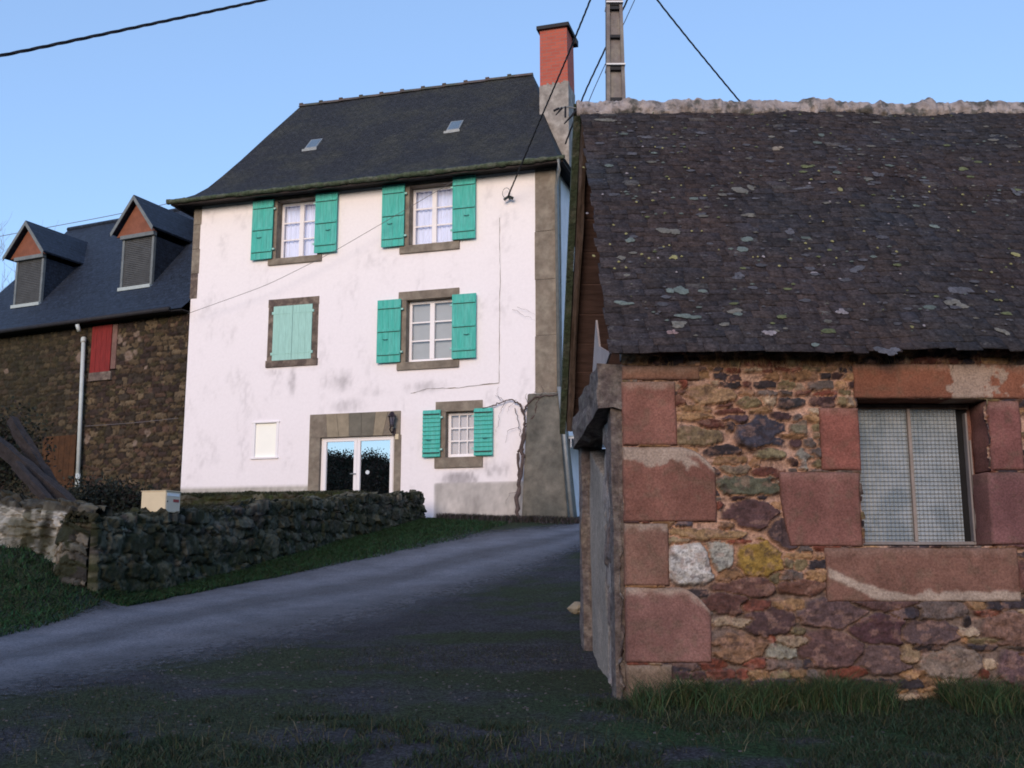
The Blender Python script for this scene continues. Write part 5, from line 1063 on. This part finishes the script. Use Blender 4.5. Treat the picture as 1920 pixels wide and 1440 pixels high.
# garden bed between the two walls
n_ = 90; mw = 30; tt = np.linspace(0, 1, n_); ss = np.linspace(0, 1, mw)
la = np.array([pw1.x, pw1.y]); lb = np.array([pw0.x, pw0.y]); off = np.array([-nr_[0], -nr_[1]]) * .2
NA = la[None] + (lb - la)[None] * tt[:, None] + off; far0 = np.array([LB.W(1.5, .4).x, LB.W(1.5, .4).y]); far1 = np.array([bw1.x, bw1.y]) ; FB = far0[None] + (far1 - far0)[None] * tt[:, None]
GX = NA[:, None, :] + (FB - NA)[:, None, :] * ss[None, :, None]
zn = zwl + (zwr - zwl) * tt - .12; zf = (zb0 - .15) + ((zb1 - .22) - (zb0 - .15)) * tt
GZ_ = zn[:, None] + (zf - zn)[:, None] * ss[None, :] ** .9 + (fbm(GX[..., 0] * 1.5, GX[..., 1] * 1.5, 6) - .5) * .12
cc = np.array([.026, .032, .022]) * (.6 + .9 * fbm(GX[..., 0] * 2, GX[..., 1] * 2, 3)).reshape(-1, 1)
BEDP = np.concatenate([GX, GZ_[..., None]], -1)
tag(npmesh('garden_bed', np.concatenate([GX, GZ_[..., None]], -1).reshape(-1, 3), gridfaces(n_, mw)[:, ::-1], M['ground'], col=cc, smooth=True), kind='structure')
# mound beneath the left barn and behind the whitewashed wall
q0 = np.array([ww0[0] - 1, ww0[1] + .25]); q1 = np.array([pw1.x + .3, pw1.y + .3]); f0 = np.array([LB.W(-4, .5).x, LB.W(-4, .5).y]); f1 = far0 + np.array([1.2, -.4]); n_ = 40
tt = np.linspace(0, 1, n_); GX = (q0 + (q1 - q0) * tt[:, None])[:, None, :] * (1 - ss[None, :, None]) + (f0 + (f1 - f0) * tt[:, None])[:, None, :] * ss[None, :, None]
GZ_ = (zwl - .12) + (zb0 - .15 - zwl + .12) * ss[None, :] ** 1.0 + (fbm(GX[..., 0] * 1.5, GX[..., 1] * 1.5, 6) - .5) * .12
cc = np.array([.020, .022, .018]) * (.6 + .9 * fbm(GX[..., 0] * 2, GX[..., 1] * 2, 3)).reshape(-1, 1)
BANKP = np.concatenate([GX, GZ_[..., None]], -1)
tag(npmesh('bank', np.concatenate([GX, GZ_[..., None]], -1).reshape(-1, 3), gridfaces(n_, mw)[:, ::-1], M['ground'], col=cc, smooth=True), kind='structure')

# mailbox on the wall
mq = hitv(300, 967, tuple(A_ - nr_ * .15), d_); zt_ = mq.z
MBX = thing('mailbox', 'beige metal letterbox standing on the mossy wall', 'mailbox', (mq.x, mq.y, mq.z + .035), R(-20)); MBX.scale = (.92, .92, .92)
s_ = mq.y / F; w1 = .30
# local x runs along the front (right-hand) face, y into depth; the big pale side faces the viewer's left
MB().box(-.20, .20, -.16, .16, .0, .29).build('body', M['box'], MBX, bevel=.006)
MB().box(.2005, .207, -.15, .15, .012, .282).build('door', M['boxf'], MBX, bevel=.003)
MB().box(.2075, .211, -.135, .12, .225, .262).build('name_plate', M['plate'], MBX)
MB().box(.2075, .2105, .0, .12, .145, .185).build('red_marking', M['redmark'], MBX)
MB().tube([(.207, -.125, .15), (.214, -.125, .15)], .01, 8).build('lock', M['iron'], MBX)
MB().box(-.21, .215, -.17, .17, .2905, .30).build('lid', M['box'], MBX, bevel=.003)
# old timbers leaning over the bank
def timber(label, p0, p1, w_, h_, seed):
    o = thing('leaning_beam', label, 'beam', p0, 0, 'old timbers leaning over the bank')
    rough_beam('beam_body', (0, 0, 0), p1 - p0, w_, h_, seed, o, 'log')
timber('thick dark timber slanting down to the wall, longest of the leaning timbers', atY(152, 966, 14.0), atY(-30, 812, 15.2), .15, .20, 60)
timber('thinner dark timber slanting low above the whitewashed wall', atY(128, 982, 13.6), atY(30, 872, 14.4), .09, .12, 61)
timber('short steep dark timber standing up behind the longest one', atY(100, 915, 14.9), atY(22, 788, 15.6), .12, .15, 62)

# dark shrubs in front of the barn foot
def clump(name, label, c, rx, ry, rz, n, size, cols, seed, cat='shrub', flat=.5):
    rs = np.random.RandomState(seed); p = rs.normal(0, .42, (n, 3)); q = np.linalg.norm(p, axis=1); p = p[q < 1.15]; n = len(p); P = np.array(c) + p * np.array([rx, ry, rz])
    a = rs.normal(0, 1, (n, 3)); a /= np.linalg.norm(a, axis=1)[:, None]; b = np.cross(a, rs.normal(0, 1, (n, 3))); b /= np.linalg.norm(b, axis=1)[:, None]; s = size * rs.uniform(.5, 1.3, (n, 1))
    V = np.stack([P - a * s, P + b * s * flat, P + a * s, P - b * s * flat], 1).reshape(-1, 3); Fq = np.arange(4 * n).reshape(-1, 4)
    cl = np.array(cols)[rs.randint(len(cols), size=n)] * rs.uniform(.6, 1.3, (n, 1)); return V, Fq, np.repeat(cl, 4, 0)
def shrub(label, c, rx, ry, rz, n, size, cols, seed):
    V, Fq, cl = clump('', '', (0, 0, rz * .5), rx, ry, rz, n, size, cols, seed); o = thing('shrub', label, 'shrub', c)
    npmesh('foliage', V, Fq, M['leaf'], o, col=cl); mb = MB(); rs = random.Random(seed)
    for k in range(5): mb.tube([(0, 0, -.3), (rs.uniform(-.3, .3) * rx, rs.uniform(-.3, .3) * ry, rz * .4), (rs.uniform(-.6, .6) * rx, rs.uniform(-.5, .5) * ry, rz * .9)], .015, 5, r1=.004)
    mb.build('stems', M['vine'], o); return o
dk = [(.016, .022, .014), (.022, .026, .018), (.028, .022, .02)]
shrub('dark low bush at the foot of the barn downpipe', atY(178, 966, 17.5), .9, .5, .45, 3500, .035, [(.030, .036, .028), (.02, .024, .018)], 3)
shrub('dark bush tangled behind the leaning timbers at the far left', atY(-5, 905, 17.5), .9, .6, .9, 5000, .04, dk, 5)
shrub('low dark growth behind the mailbox', atY(235, 962, 17.5), .75, .4, .35, 3000, .035, dk, 9)
# bare tree behind the barn, far left
def bare_tree(loc, h, seed):
    o = thing('bare_tree', 'pale leafless tree beyond the barn at the left edge', 'tree', loc); rs = random.Random(seed); br = MB(); tr = MB()
    tr.tube([(0, 0, -1), (.1, 0, h * .25), (0, .1, h * .5)], .2, 8, r1=.1)
    def grow(p, d, l, r, lev):
        pts = [p]; q = p.copy(); dd = d.copy()
        for k in range(4): dd = (dd + Vector((rs.uniform(-.2, .2), rs.uniform(-.2, .2), rs.uniform(-.05, .2)))).normalized(); q = q + dd * l / 4; pts.append(q.copy())
        br.tube(pts, r, 4, r1=r * .45)
        if lev < 5:
            for k in range(3 if lev < 4 else 4): grow(pts[rs.randint(1, 4)], (dd + Vector((rs.uniform(-.9, .9), rs.uniform(-.9, .9), rs.uniform(-.2, .6)))).normalized(), l * rs.uniform(.55, .8), max(r * .55, .008), lev + 1)
    for k in range(5): grow(Vector((0, .1 * k / 5, h * (.25 + .05 * k))), Vector((rs.uniform(-.8, .8), rs.uniform(-.8, .8), 1)).normalized(), h * .3, .07, 1)
    tr.build('trunk', M['twig'], o); br.build('branches', M['twig'], o); return o
tp = atY(-22, 600, 46); bare_tree((tp.x, tp.y, 1.5), 17.5, 4)

# =================================================================== pole and cables
pb = atY(1154, 178, 15.2); gzp = float(hgt(pb.x, 15.2)); pt_ = atY(1151, -118, 15.2)
PO = thing('utility_pole', 'grey concrete utility pole with recessed faces rising behind the outbuilding ridge', 'utility pole', (pb.x, 15.2, gzp))
Hh = pt_.z - gzp; zv = pb.z - gzp
def pw_(z): return .144 - (z - zv) * .0125      # half width
mb = MB(); n_ = 1; z0, z1 = -.3, Hh; 
for sx_ in (-1, 1):
    mb.add([(sx_ * pw_(z0), -.14, z0), (sx_ * (pw_(z0) - .06), -.14, z0), (sx_ * (pw_(z0) - .06), .14, z0), (sx_ * pw_(z0), .14, z0), (sx_ * pw_(z1), -.10, z1), (sx_ * (pw_(z1) - .05), -.10, z1), (sx_ * (pw_(z1) - .05), .10, z1), (sx_ * pw_(z1), .10, z1)],
           [(0, 1, 5, 4), (1, 2, 6, 5), (2, 3, 7, 6), (3, 0, 4, 7), (4, 5, 6, 7)])
mb.build('flange', M['concrete'], PO)
mb = MB(); mb.add([(-pw_(z0) + .05, -.06, z0), (pw_(z0) - .05, -.06, z0), (pw_(z1) - .04, -.05, z1), (-pw_(z1) + .04, -.05, z1), (-pw_(z0) + .05, .06, z0), (pw_(z0) - .05, .06, z0), (pw_(z1) - .04, .05, z1), (-pw_(z1) + .04, .05, z1)], [(0, 1, 2, 3), (7, 6, 5, 4)])
mb.build('web', M['concrete'], PO)
def pz(py): return atY(1152, py, 15.2).z - gzp
for py in (133, 73, 20, -40, 190, 250): MB().box(-pw_(pz(py)) + .055, pw_(pz(py)) - .055, -.115, -.062, pz(py) - .035, pz(py) + .012).build('step_hole', M['black'], PO)
for py in (128, 12): z = pz(py); e = pw_(z) + .008; MB().box(-e, e, -.15, .15, z - .012, z + .012).build('band', M['band'], PO)
MB().box(-.11, .11, -.13, .13, Hh - .25, Hh + .02).build('head', M['concrete'], PO, bevel=.02)
MB().tube([(-.2, -.16, Hh - .1), (.2, -.16, Hh - .1)], .03).build('crossarm', M['zinc'], PO)
top_ = Vector((pb.x, 15.05, pt_.z - .1))
def cable(name, label, pts, r, m='cable', cat='cable', tw=True):
    q = Vector(pts[0]); P = [Vector(p) - q for p in pts]; dense = []
    for k in range(len(P) - 1):
        for j in range(24): dense.append(P[k].lerp(P[k + 1], j / 24))
    dense.append(P[-1])
    # smooth corners
    for _ in range(30): dense = [dense[0]] + [(dense[i - 1] + dense[i] * 2 + dense[i + 1]) / 4 for i in range(1, len(dense) - 1)] + [dense[-1]]
    mb = MB()
    if tw:
        tot = sum((dense[i + 1] - dense[i]).length for i in range(len(dense) - 1)); N = min(900, int(tot / .05)); D2 = []
        cum = [0]
        for i in range(len(dense) - 1): cum.append(cum[-1] + (dense[i + 1] - dense[i]).length)
        j = 0
        for i in range(N + 1):
            t = tot * i / N
            while j < len(cum) - 2 and cum[j + 1] < t: j += 1
            D2.append(dense[j].lerp(dense[j + 1], min(1, (t - cum[j]) / max(1e-6, cum[j + 1] - cum[j]))))
        ax = (D2[-1] - D2[0]).normalized(); s1 = ax.cross(Vector((0, 0, 1))).normalized(); s2 = ax.cross(s1)
        for ph in (0, 2.094, 4.189):
            mb.tube([p + (s1 * math.cos(i * .55 + ph) + s2 * math.sin(i * .55 + ph)) * r * .55 for i, p in enumerate(D2)], r * .55, 5)
    else: mb.tube(dense, r, 5)
    o = mb.build(name, M[m], None, smooth=True); o.location = q; tag(o, label, cat); return o
an = FH.uz(952, 369, -.15); anw = FH.W(an[0], -.15, an[1])
cable('overhead_cable', 'twisted black cable running from the pole down past the chimney to the white wall', [top_, atY(1107, 0, 16.6), atY(1060, 115, 18.3), atY(1014, 222, 19.9), atY(975, 315, 21.2), anw], .017)
cable('overhead_cable', 'thick twisted black cable crossing the top left corner of the sky', [top_, atY(800, -70, 12.6), atY(495, 0, 10.9), atY(250, 52, 9.8), atY(0, 105, 9.0), atY(-400, 175, 7.8)], .0165)
cable('overhead_cable', 'black cable descending to the right from the pole to behind the ridge', [top_, atY(1232, 0, 15.6), atY(1300, 85, 16.3), atY(1376, 177, 17.2), atY(1480, 300, 18.4)], .015)
cable('overhead_cable', 'black cable passing behind the pole to the ridge left end, thicker of the pair', [atY(1240, -130, 17), atY(1176, 0, 17.5), atY(1137, 87, 18), atY(1096, 174, 18.6), atY(1060, 270, 19.5)], .017)
cable('overhead_cable', 'thin dark wire passing behind the pole, finer of the pair', [atY(1240, -110, 19), atY(1190, 0, 19), atY(1135, 120, 19), atY(1110, 175, 19), atY(1075, 265, 19)], .008, tw=False)
cable('thin_wire', 'thin grey wire strung diagonally across the white facade', [FH.W(FH.uz(850, 340, -.4)[0], -.4, FH.uz(850, 340, -.4)[1]), FH.W(FH.uz(735, 408, -.4)[0], -.4, FH.uz(735, 408, -.4)[1]), FH.W(FH.uz(620, 475, -.4)[0], -.4, FH.uz(620, 475, -.4)[1]), FH.W(FH.uz(500, 535, -.4)[0], -.4, FH.uz(500, 535, -.4)[1]), FH.W(FH.uz(352, 588, -.4)[0], -.4, FH.uz(352, 588, -.4)[1])], .006, 'wire', 'wire', False)
cable('thin_wire', 'thin wire in the sky behind the left barn dormers', [atY(-60, 455, 36), atY(0, 443, 36), atY(200, 406, 35), atY(352, 374, 34), atY(420, 360, 34)], .012, 'wire', 'wire', False)
cable('thin_wire', 'thin wire along the lower part of the dark barn wall', [LB.W(LB.uz(160, 799, -.12)[0], -.12, LB.uz(160, 799, -.12)[1]), LB.W(LB.uz(250, 793, -.12)[0], -.12, LB.uz(250, 793, -.12)[1]), LB.W(LB.uz(334, 784, -.12)[0], -.12, LB.uz(334, 784, -.12)[1])], .007, 'wire', 'wire', False)
CA = thing('cable_clamp', 'dark iron cable clamp and hook on the white wall below the eave', 'bracket', FH.W(an[0], 0, an[1]), FH_ANG)
MB().tube([(0, .02, 0), (0, -.15, 0)], .018).tube([(.01, -.15, .0), (-.09, -.14, -.06)], .03, 6).tube([(.02, -.15, -.0), (.12, -.12, -.04)], .035, 6).build('clamp', M['iron'], CA)
P = [(.06 + .09 * math.cos(a) - .1, -.13, .10 + .12 * math.sin(a)) for a in np.linspace(0, 6.2, 14)]; MB().tube(P, .006, 4).build('cable_loop', M['cable'], CA)

# =================================================================== grass and weeds
def blades(name, label, P, h, wd, cols, seed, cat='grass', lean=.5, down=False):
    rs = np.random.RandomState(seed); n = len(P); P = np.asarray(P, float); a = rs.uniform(0, 2 * np.pi, n); hh = np.asarray(h) * rs.uniform(.35, 1.25, n); ln = rs.normal(0, lean, (n, 2)) * hh[:, None]
    w_ = wd * rs.uniform(.6, 1.4, n); dx = np.cos(a) * w_; dy = np.sin(a) * w_; s = -1 if down else 1
    b0 = P + np.stack([dx, dy, 0 * dx], 1); b1 = P - np.stack([dx, dy, 0 * dx], 1); m0 = P + np.stack([ln[:, 0] * .35 + dx * .7, ln[:, 1] * .35 + dy * .7, s * hh * .6], 1); m1 = m0 - np.stack([dx, dy, 0 * dx], 1) * 1.4; t = P + np.stack([ln[:, 0], ln[:, 1], s * hh * .95], 1)
    V = np.stack([b0, b1, m1, m0, t], 1).reshape(-1, 3); k = np.arange(n)[:, None] * 5
    me_f = np.concatenate([k + np.array([[0, 1, 2]]), k + np.array([[0, 2, 3]]), k + np.array([[3, 2, 4]])])
    c = np.array(cols)[rs.randint(len(cols), size=n)] * rs.uniform(.6, 1.35, (n, 1))
    o = npmesh(name, V, me_f, M['grass'], col=np.repeat(c, 5, 0)); return tag(o, label, cat, kind='stuff')
rs = np.random.RandomState(12)
gcols = [(.030, .066, .028), (.042, .076, .032), (.050, .062, .026), (.020, .044, .022), (.07, .068, .036)]
# near grass by the outbuilding
n = 120000; px = rs.uniform(-2.5, 5.2, n); py = 7.0 - np.abs(rs.normal(0, 1.7, n)); dens = fbm(px * 1.6, py * 1.6, 55) * .75 + fbm(px * 7, py * 7, 56) * .35 + .25 * sstep(5.8, 6.9, py) * sstep(.4, .9, px) + .10 * sstep(.0, 1.8, px - (py - 5) * .2) - .08; ok = (dens > .56) & (py > 3.2) & ((px > .45) | (py < 6.6)); px, py = px[ok], py[ok]
blades('grass', 'short dark green grass growing along the foot of the outbuilding', np.stack([px, py, hmesh(px, py) - .005], 1), .050, .0028, [(.018, .040, .022), (.026, .044, .026), (.032, .040, .024), (.014, .030, .018), (.042, .044, .030)], 1, lean=.8)
n = 70000; px = rs.uniform(-6, 2.0, n); py = rs.uniform(3.5, 9.5, n); f1 = fbm(px * .9, py * .9, 65); ok = (f1 * .7 + fbm(px * 6, py * 6, 66) * .3 > .53); px, py = px[ok], py[ok]
rd = np.array([np.interp(py, np.r_[B[:, 1][np.argsort(B[:, 1])]], np.r_[B[:, 0][np.argsort(B[:, 1])]])])[0]; ok = px > rd - .1; px, py = px[ok], py[ok]
blades('sparse_grass', 'thin dark grass scattered over the gravelly ground in front of the lane', np.stack([px, py, hmesh(px, py) - .005], 1), .028, .0026, [(.030, .040, .028), (.024, .040, .022), (.038, .040, .034)], 2)
n = 16000; px = rs.uniform(.75, 4.2, n); py = 6.93 - np.abs(rs.normal(0, .16, n)); ok = fbm(px * 3.5, py * 2, 91) > .49; px, py = px[ok], py[ok]
blades('weeds', 'taller tufts of grass and weeds against the outbuilding foundation', np.stack([px, py, hmesh(px, py) - .01], 1), .13 + .12 * fbm(px * 4, py * 0, 93), .003, gcols, 8, lean=.5)
# bank between the lane and the walls
n = 90000; t = rs.rand(n); off_ = rs.gamma(1.6, .42, n); bx = la[0] + (lb - la)[0] * t + nr_[0] * off_; by = la[1] + (lb - la)[1] * t + nr_[1] * off_; ra = np.interp(by, A[:, 1], A[:, 0]); ok = (off_ < 1.9) & (bx < ra + .10); bx, by = bx[ok], by[ok]
bx2 = rs.uniform(-11, -4.5, 60000); by2 = rs.uniform(8.6, 12.9, 60000); ra2 = np.interp(by2, A[:, 1], A[:, 0]); ok = (bx2 < ra2 + .1) & (by2 < np.interp(bx2, [ww0[0], ww1[0]], [ww0[1], ww1[1]]) + .05); bx2, by2 = bx2[ok], by2[ok]
bx = np.r_[bx, bx2]; by = np.r_[by, by2]
blades('verge_grass', 'green grass on the verge below the mossy wall and whitewashed wall', np.stack([bx, by, hmesh(bx, by) - .01], 1), .075, .006, [(.018, .064, .026), (.026, .060, .024), (.032, .040, .024), (.012, .034, .016)], 3, lean=.9)
# grass on top of the terrace wall and on the bed
q = rs.rand(26000); s_ = rs.rand(26000); gxp = bw0.x + (bw1.x - bw0.x) * q + nr_[0] * 0; gyp = bw0.y + (bw1.y - bw0.y) * q; gxp = gxp + FH.V[0] * s_ * .5; gyp = gyp + FH.V[1] * s_ * .5; gzp_ = zb0 + (zb1 - .05 - zb0) * q
blades('wall_top_grass', 'rough grass growing on top of the terrace wall', np.stack([gxp, gyp, gzp_ - .03], 1), .10, .008, [(.045, .055, .030), (.06, .062, .045), (.03, .042, .022)], 4)
def on_grid(G, n, rs):
    i = rs.uniform(0, G.shape[0] - 1.001, n); j = rs.uniform(0, G.shape[1] - 1.001, n); a, b = i.astype(int), j.astype(int); fi, fj = (i - a)[:, None], (j - b)[:, None]
    return (G[a, b] * (1 - fi) + G[a + 1, b] * fi) * (1 - fj) + (G[a, b + 1] * (1 - fi) + G[a + 1, b + 1] * fi) * fj
blades('bed_grass', 'rough dark grass covering the bed behind the mossy wall', np.concatenate([on_grid(BEDP, 26000, rs), on_grid(BANKP, 14000, rs)]) - [0, 0, .01], .13, .008, [(.026, .034, .018), (.034, .036, .024), (.020, .026, .016), (.045, .045, .035)], 9, lean=.8)
q = rs.rand(16000); s_ = rs.rand(16000); mx_ = A_[0] + d_[0] * q * L_ - nr_[0] * (s_ * .46 - .02); my_ = A_[1] + d_[1] * q * L_ - nr_[1] * (s_ * .46 - .02); mz_ = zwl + (zwr - zwl) * q - .03; ok = fbm(q * 14, s_ * 2, 88) + .12 * s_ > .47
blades('moss_tufts', 'short moss and grass tufts on top of the mossy mailbox wall', np.stack([mx_, my_, mz_], 1)[ok], .065, .007, [(.03, .036, .02), (.045, .05, .038), (.02, .026, .014)], 14, lean=.8)
# weeds at the house foot
uu = rs.uniform(FH.uz(830, 975)[0], HW + .6, 5000); vv = -np.abs(rs.normal(.05, .22, 5000)); vv = np.where(uu > b0 - .1, vv - .35, vv); wx_ = FH.o[0] + FH.U[0] * uu + FH.V[0] * vv; wy_ = FH.o[1] + FH.U[1] * uu + FH.V[1] * vv
blades('weeds', 'dark weeds along the foot of the white house wall', np.stack([wx_, wy_, hmesh(wx_, wy_) - .01], 1), .13, .008, [(.035, .03, .03), (.03, .036, .026), (.05, .04, .045)], 5)
# dry straw under the outbuilding eave
n = 700; uu = np.r_[rs.normal(1.05, .35, n // 2), rs.uniform(.2, 3.2, n // 2)]; uu = np.clip(uu, .15, 3.3); zz_ = OZT + .02 - np.abs(rs.normal(0, .03, n)); wx_ = OB.o[0] + OB.U[0] * uu - OB.V[0] * .045; wy_ = OB.o[1] + OB.U[1] * uu - OB.V[1] * .045
blades('dry_straw', 'dry pale straw hanging from under the outbuilding eave', np.stack([wx_, wy_, zz_], 1), .085, .0015, [(.20, .13, .07), (.15, .10, .06)], 6, 'straw', .45, True)
n = 5200; px = rs.uniform(-3.5, 4.4, n); py = rs.uniform(3.4, 6.95, n); ok = (fbm(px * 1.3, py * 1.3, 191) > .5) & ((px > .7) | (py < 6.2)); px, py = px[ok], py[ok]
blades('dry_blades', 'scattered longer straw-coloured blades in the foreground grass', np.stack([px, py, hmesh(px, py) - .005], 1), .10, .0022, [(.085, .075, .05), (.06, .06, .035), (.05, .065, .03)], 15, lean=.9)
# small stones on the ground
mb = MB()
for k in range(2600):
    x = rnd.uniform(-5, 3.8); y = rnd.uniform(3.6, 9.5); s_ = rnd.uniform(.003, .009); z = float(hmesh(np.array(x), np.array(y)))
    P = [(x + s_ * rnd.uniform(.6, 1.4) * (1 if a & 1 else -1), y + s_ * rnd.uniform(.6, 1.4) * (1 if a & 2 else -1), z + s_ * (.7 if a & 4 else -.5) * rnd.uniform(.6, 1.2)) for a in range(8)]
    mb.add(P, [(0, 2, 3, 1), (4, 5, 7, 6), (0, 1, 5, 4), (2, 6, 7, 3), (0, 4, 6, 2), (1, 3, 7, 5)])
tag(mb.build('gravel', mat('pebble', (.062, .06, .066), var=.4, bump=.3), None), 'small loose stones scattered over the ground', 'gravel', kind='stuff')
# pale stone at the foot of the gable
ps = hitg(1082, 1150); rs_ = random.Random(5); P = []
o = thing('loose_stone', 'pale broken stone lying at the foot of the outbuilding gable post', 'stone', ps)
mb = MB(); V = []; K = 8
for i in range(5):
    for k in range(K): a = 2 * math.pi * k / K; r_ = .10 * math.sin(math.pi * (i + .5) / 5) * rs_.uniform(.75, 1.2); V.append((math.cos(a) * r_, math.sin(a) * r_, .14 * i / 4 - .02))
mb.add(V, [(i * K + k, i * K + (k + 1) % K, (i + 1) * K + (k + 1) % K, (i + 1) * K + k) for i in range(4) for k in range(K)] + [tuple(range(4 * K, 5 * K))]); mb.build('stone_body', M['stone2'], o)
# wooded hillside behind the camera, seen in the door panes
VV = []; FF = []; CC = []; k0 = 0; rs = np.random.RandomState(77)
for i in range(300):
    dense = i < 150
    a = R(rs.uniform(203, 240) if dense else rs.uniform(150, 305)); r_ = rs.uniform(70, 96) if dense else rs.uniform(56, 96); x = -5 + math.sin(a) * r_; y = math.cos(a) * r_; z = float(hgt(x, y)); s_ = rs.uniform(1.4, 2.2)
    V, Fq, cl = clump('', '', (x, y, z + s_ * .7), s_ * 1.3, s_ * 1.3, s_ * 1.1, 2600 if dense else 900, .15 if dense else .25, [(.03, .03, .018), (.05, .026, .018), (.022, .028, .016)], 400 + i); VV.append(V); FF.append(Fq + k0); CC.append(cl); k0 += len(V)
tag(npmesh('wood', np.vstack(VV), np.vstack(FF), M['leaf'], col=np.vstack(CC)), 'dark wooded hillside across the valley', 'woodland', kind='stuff')
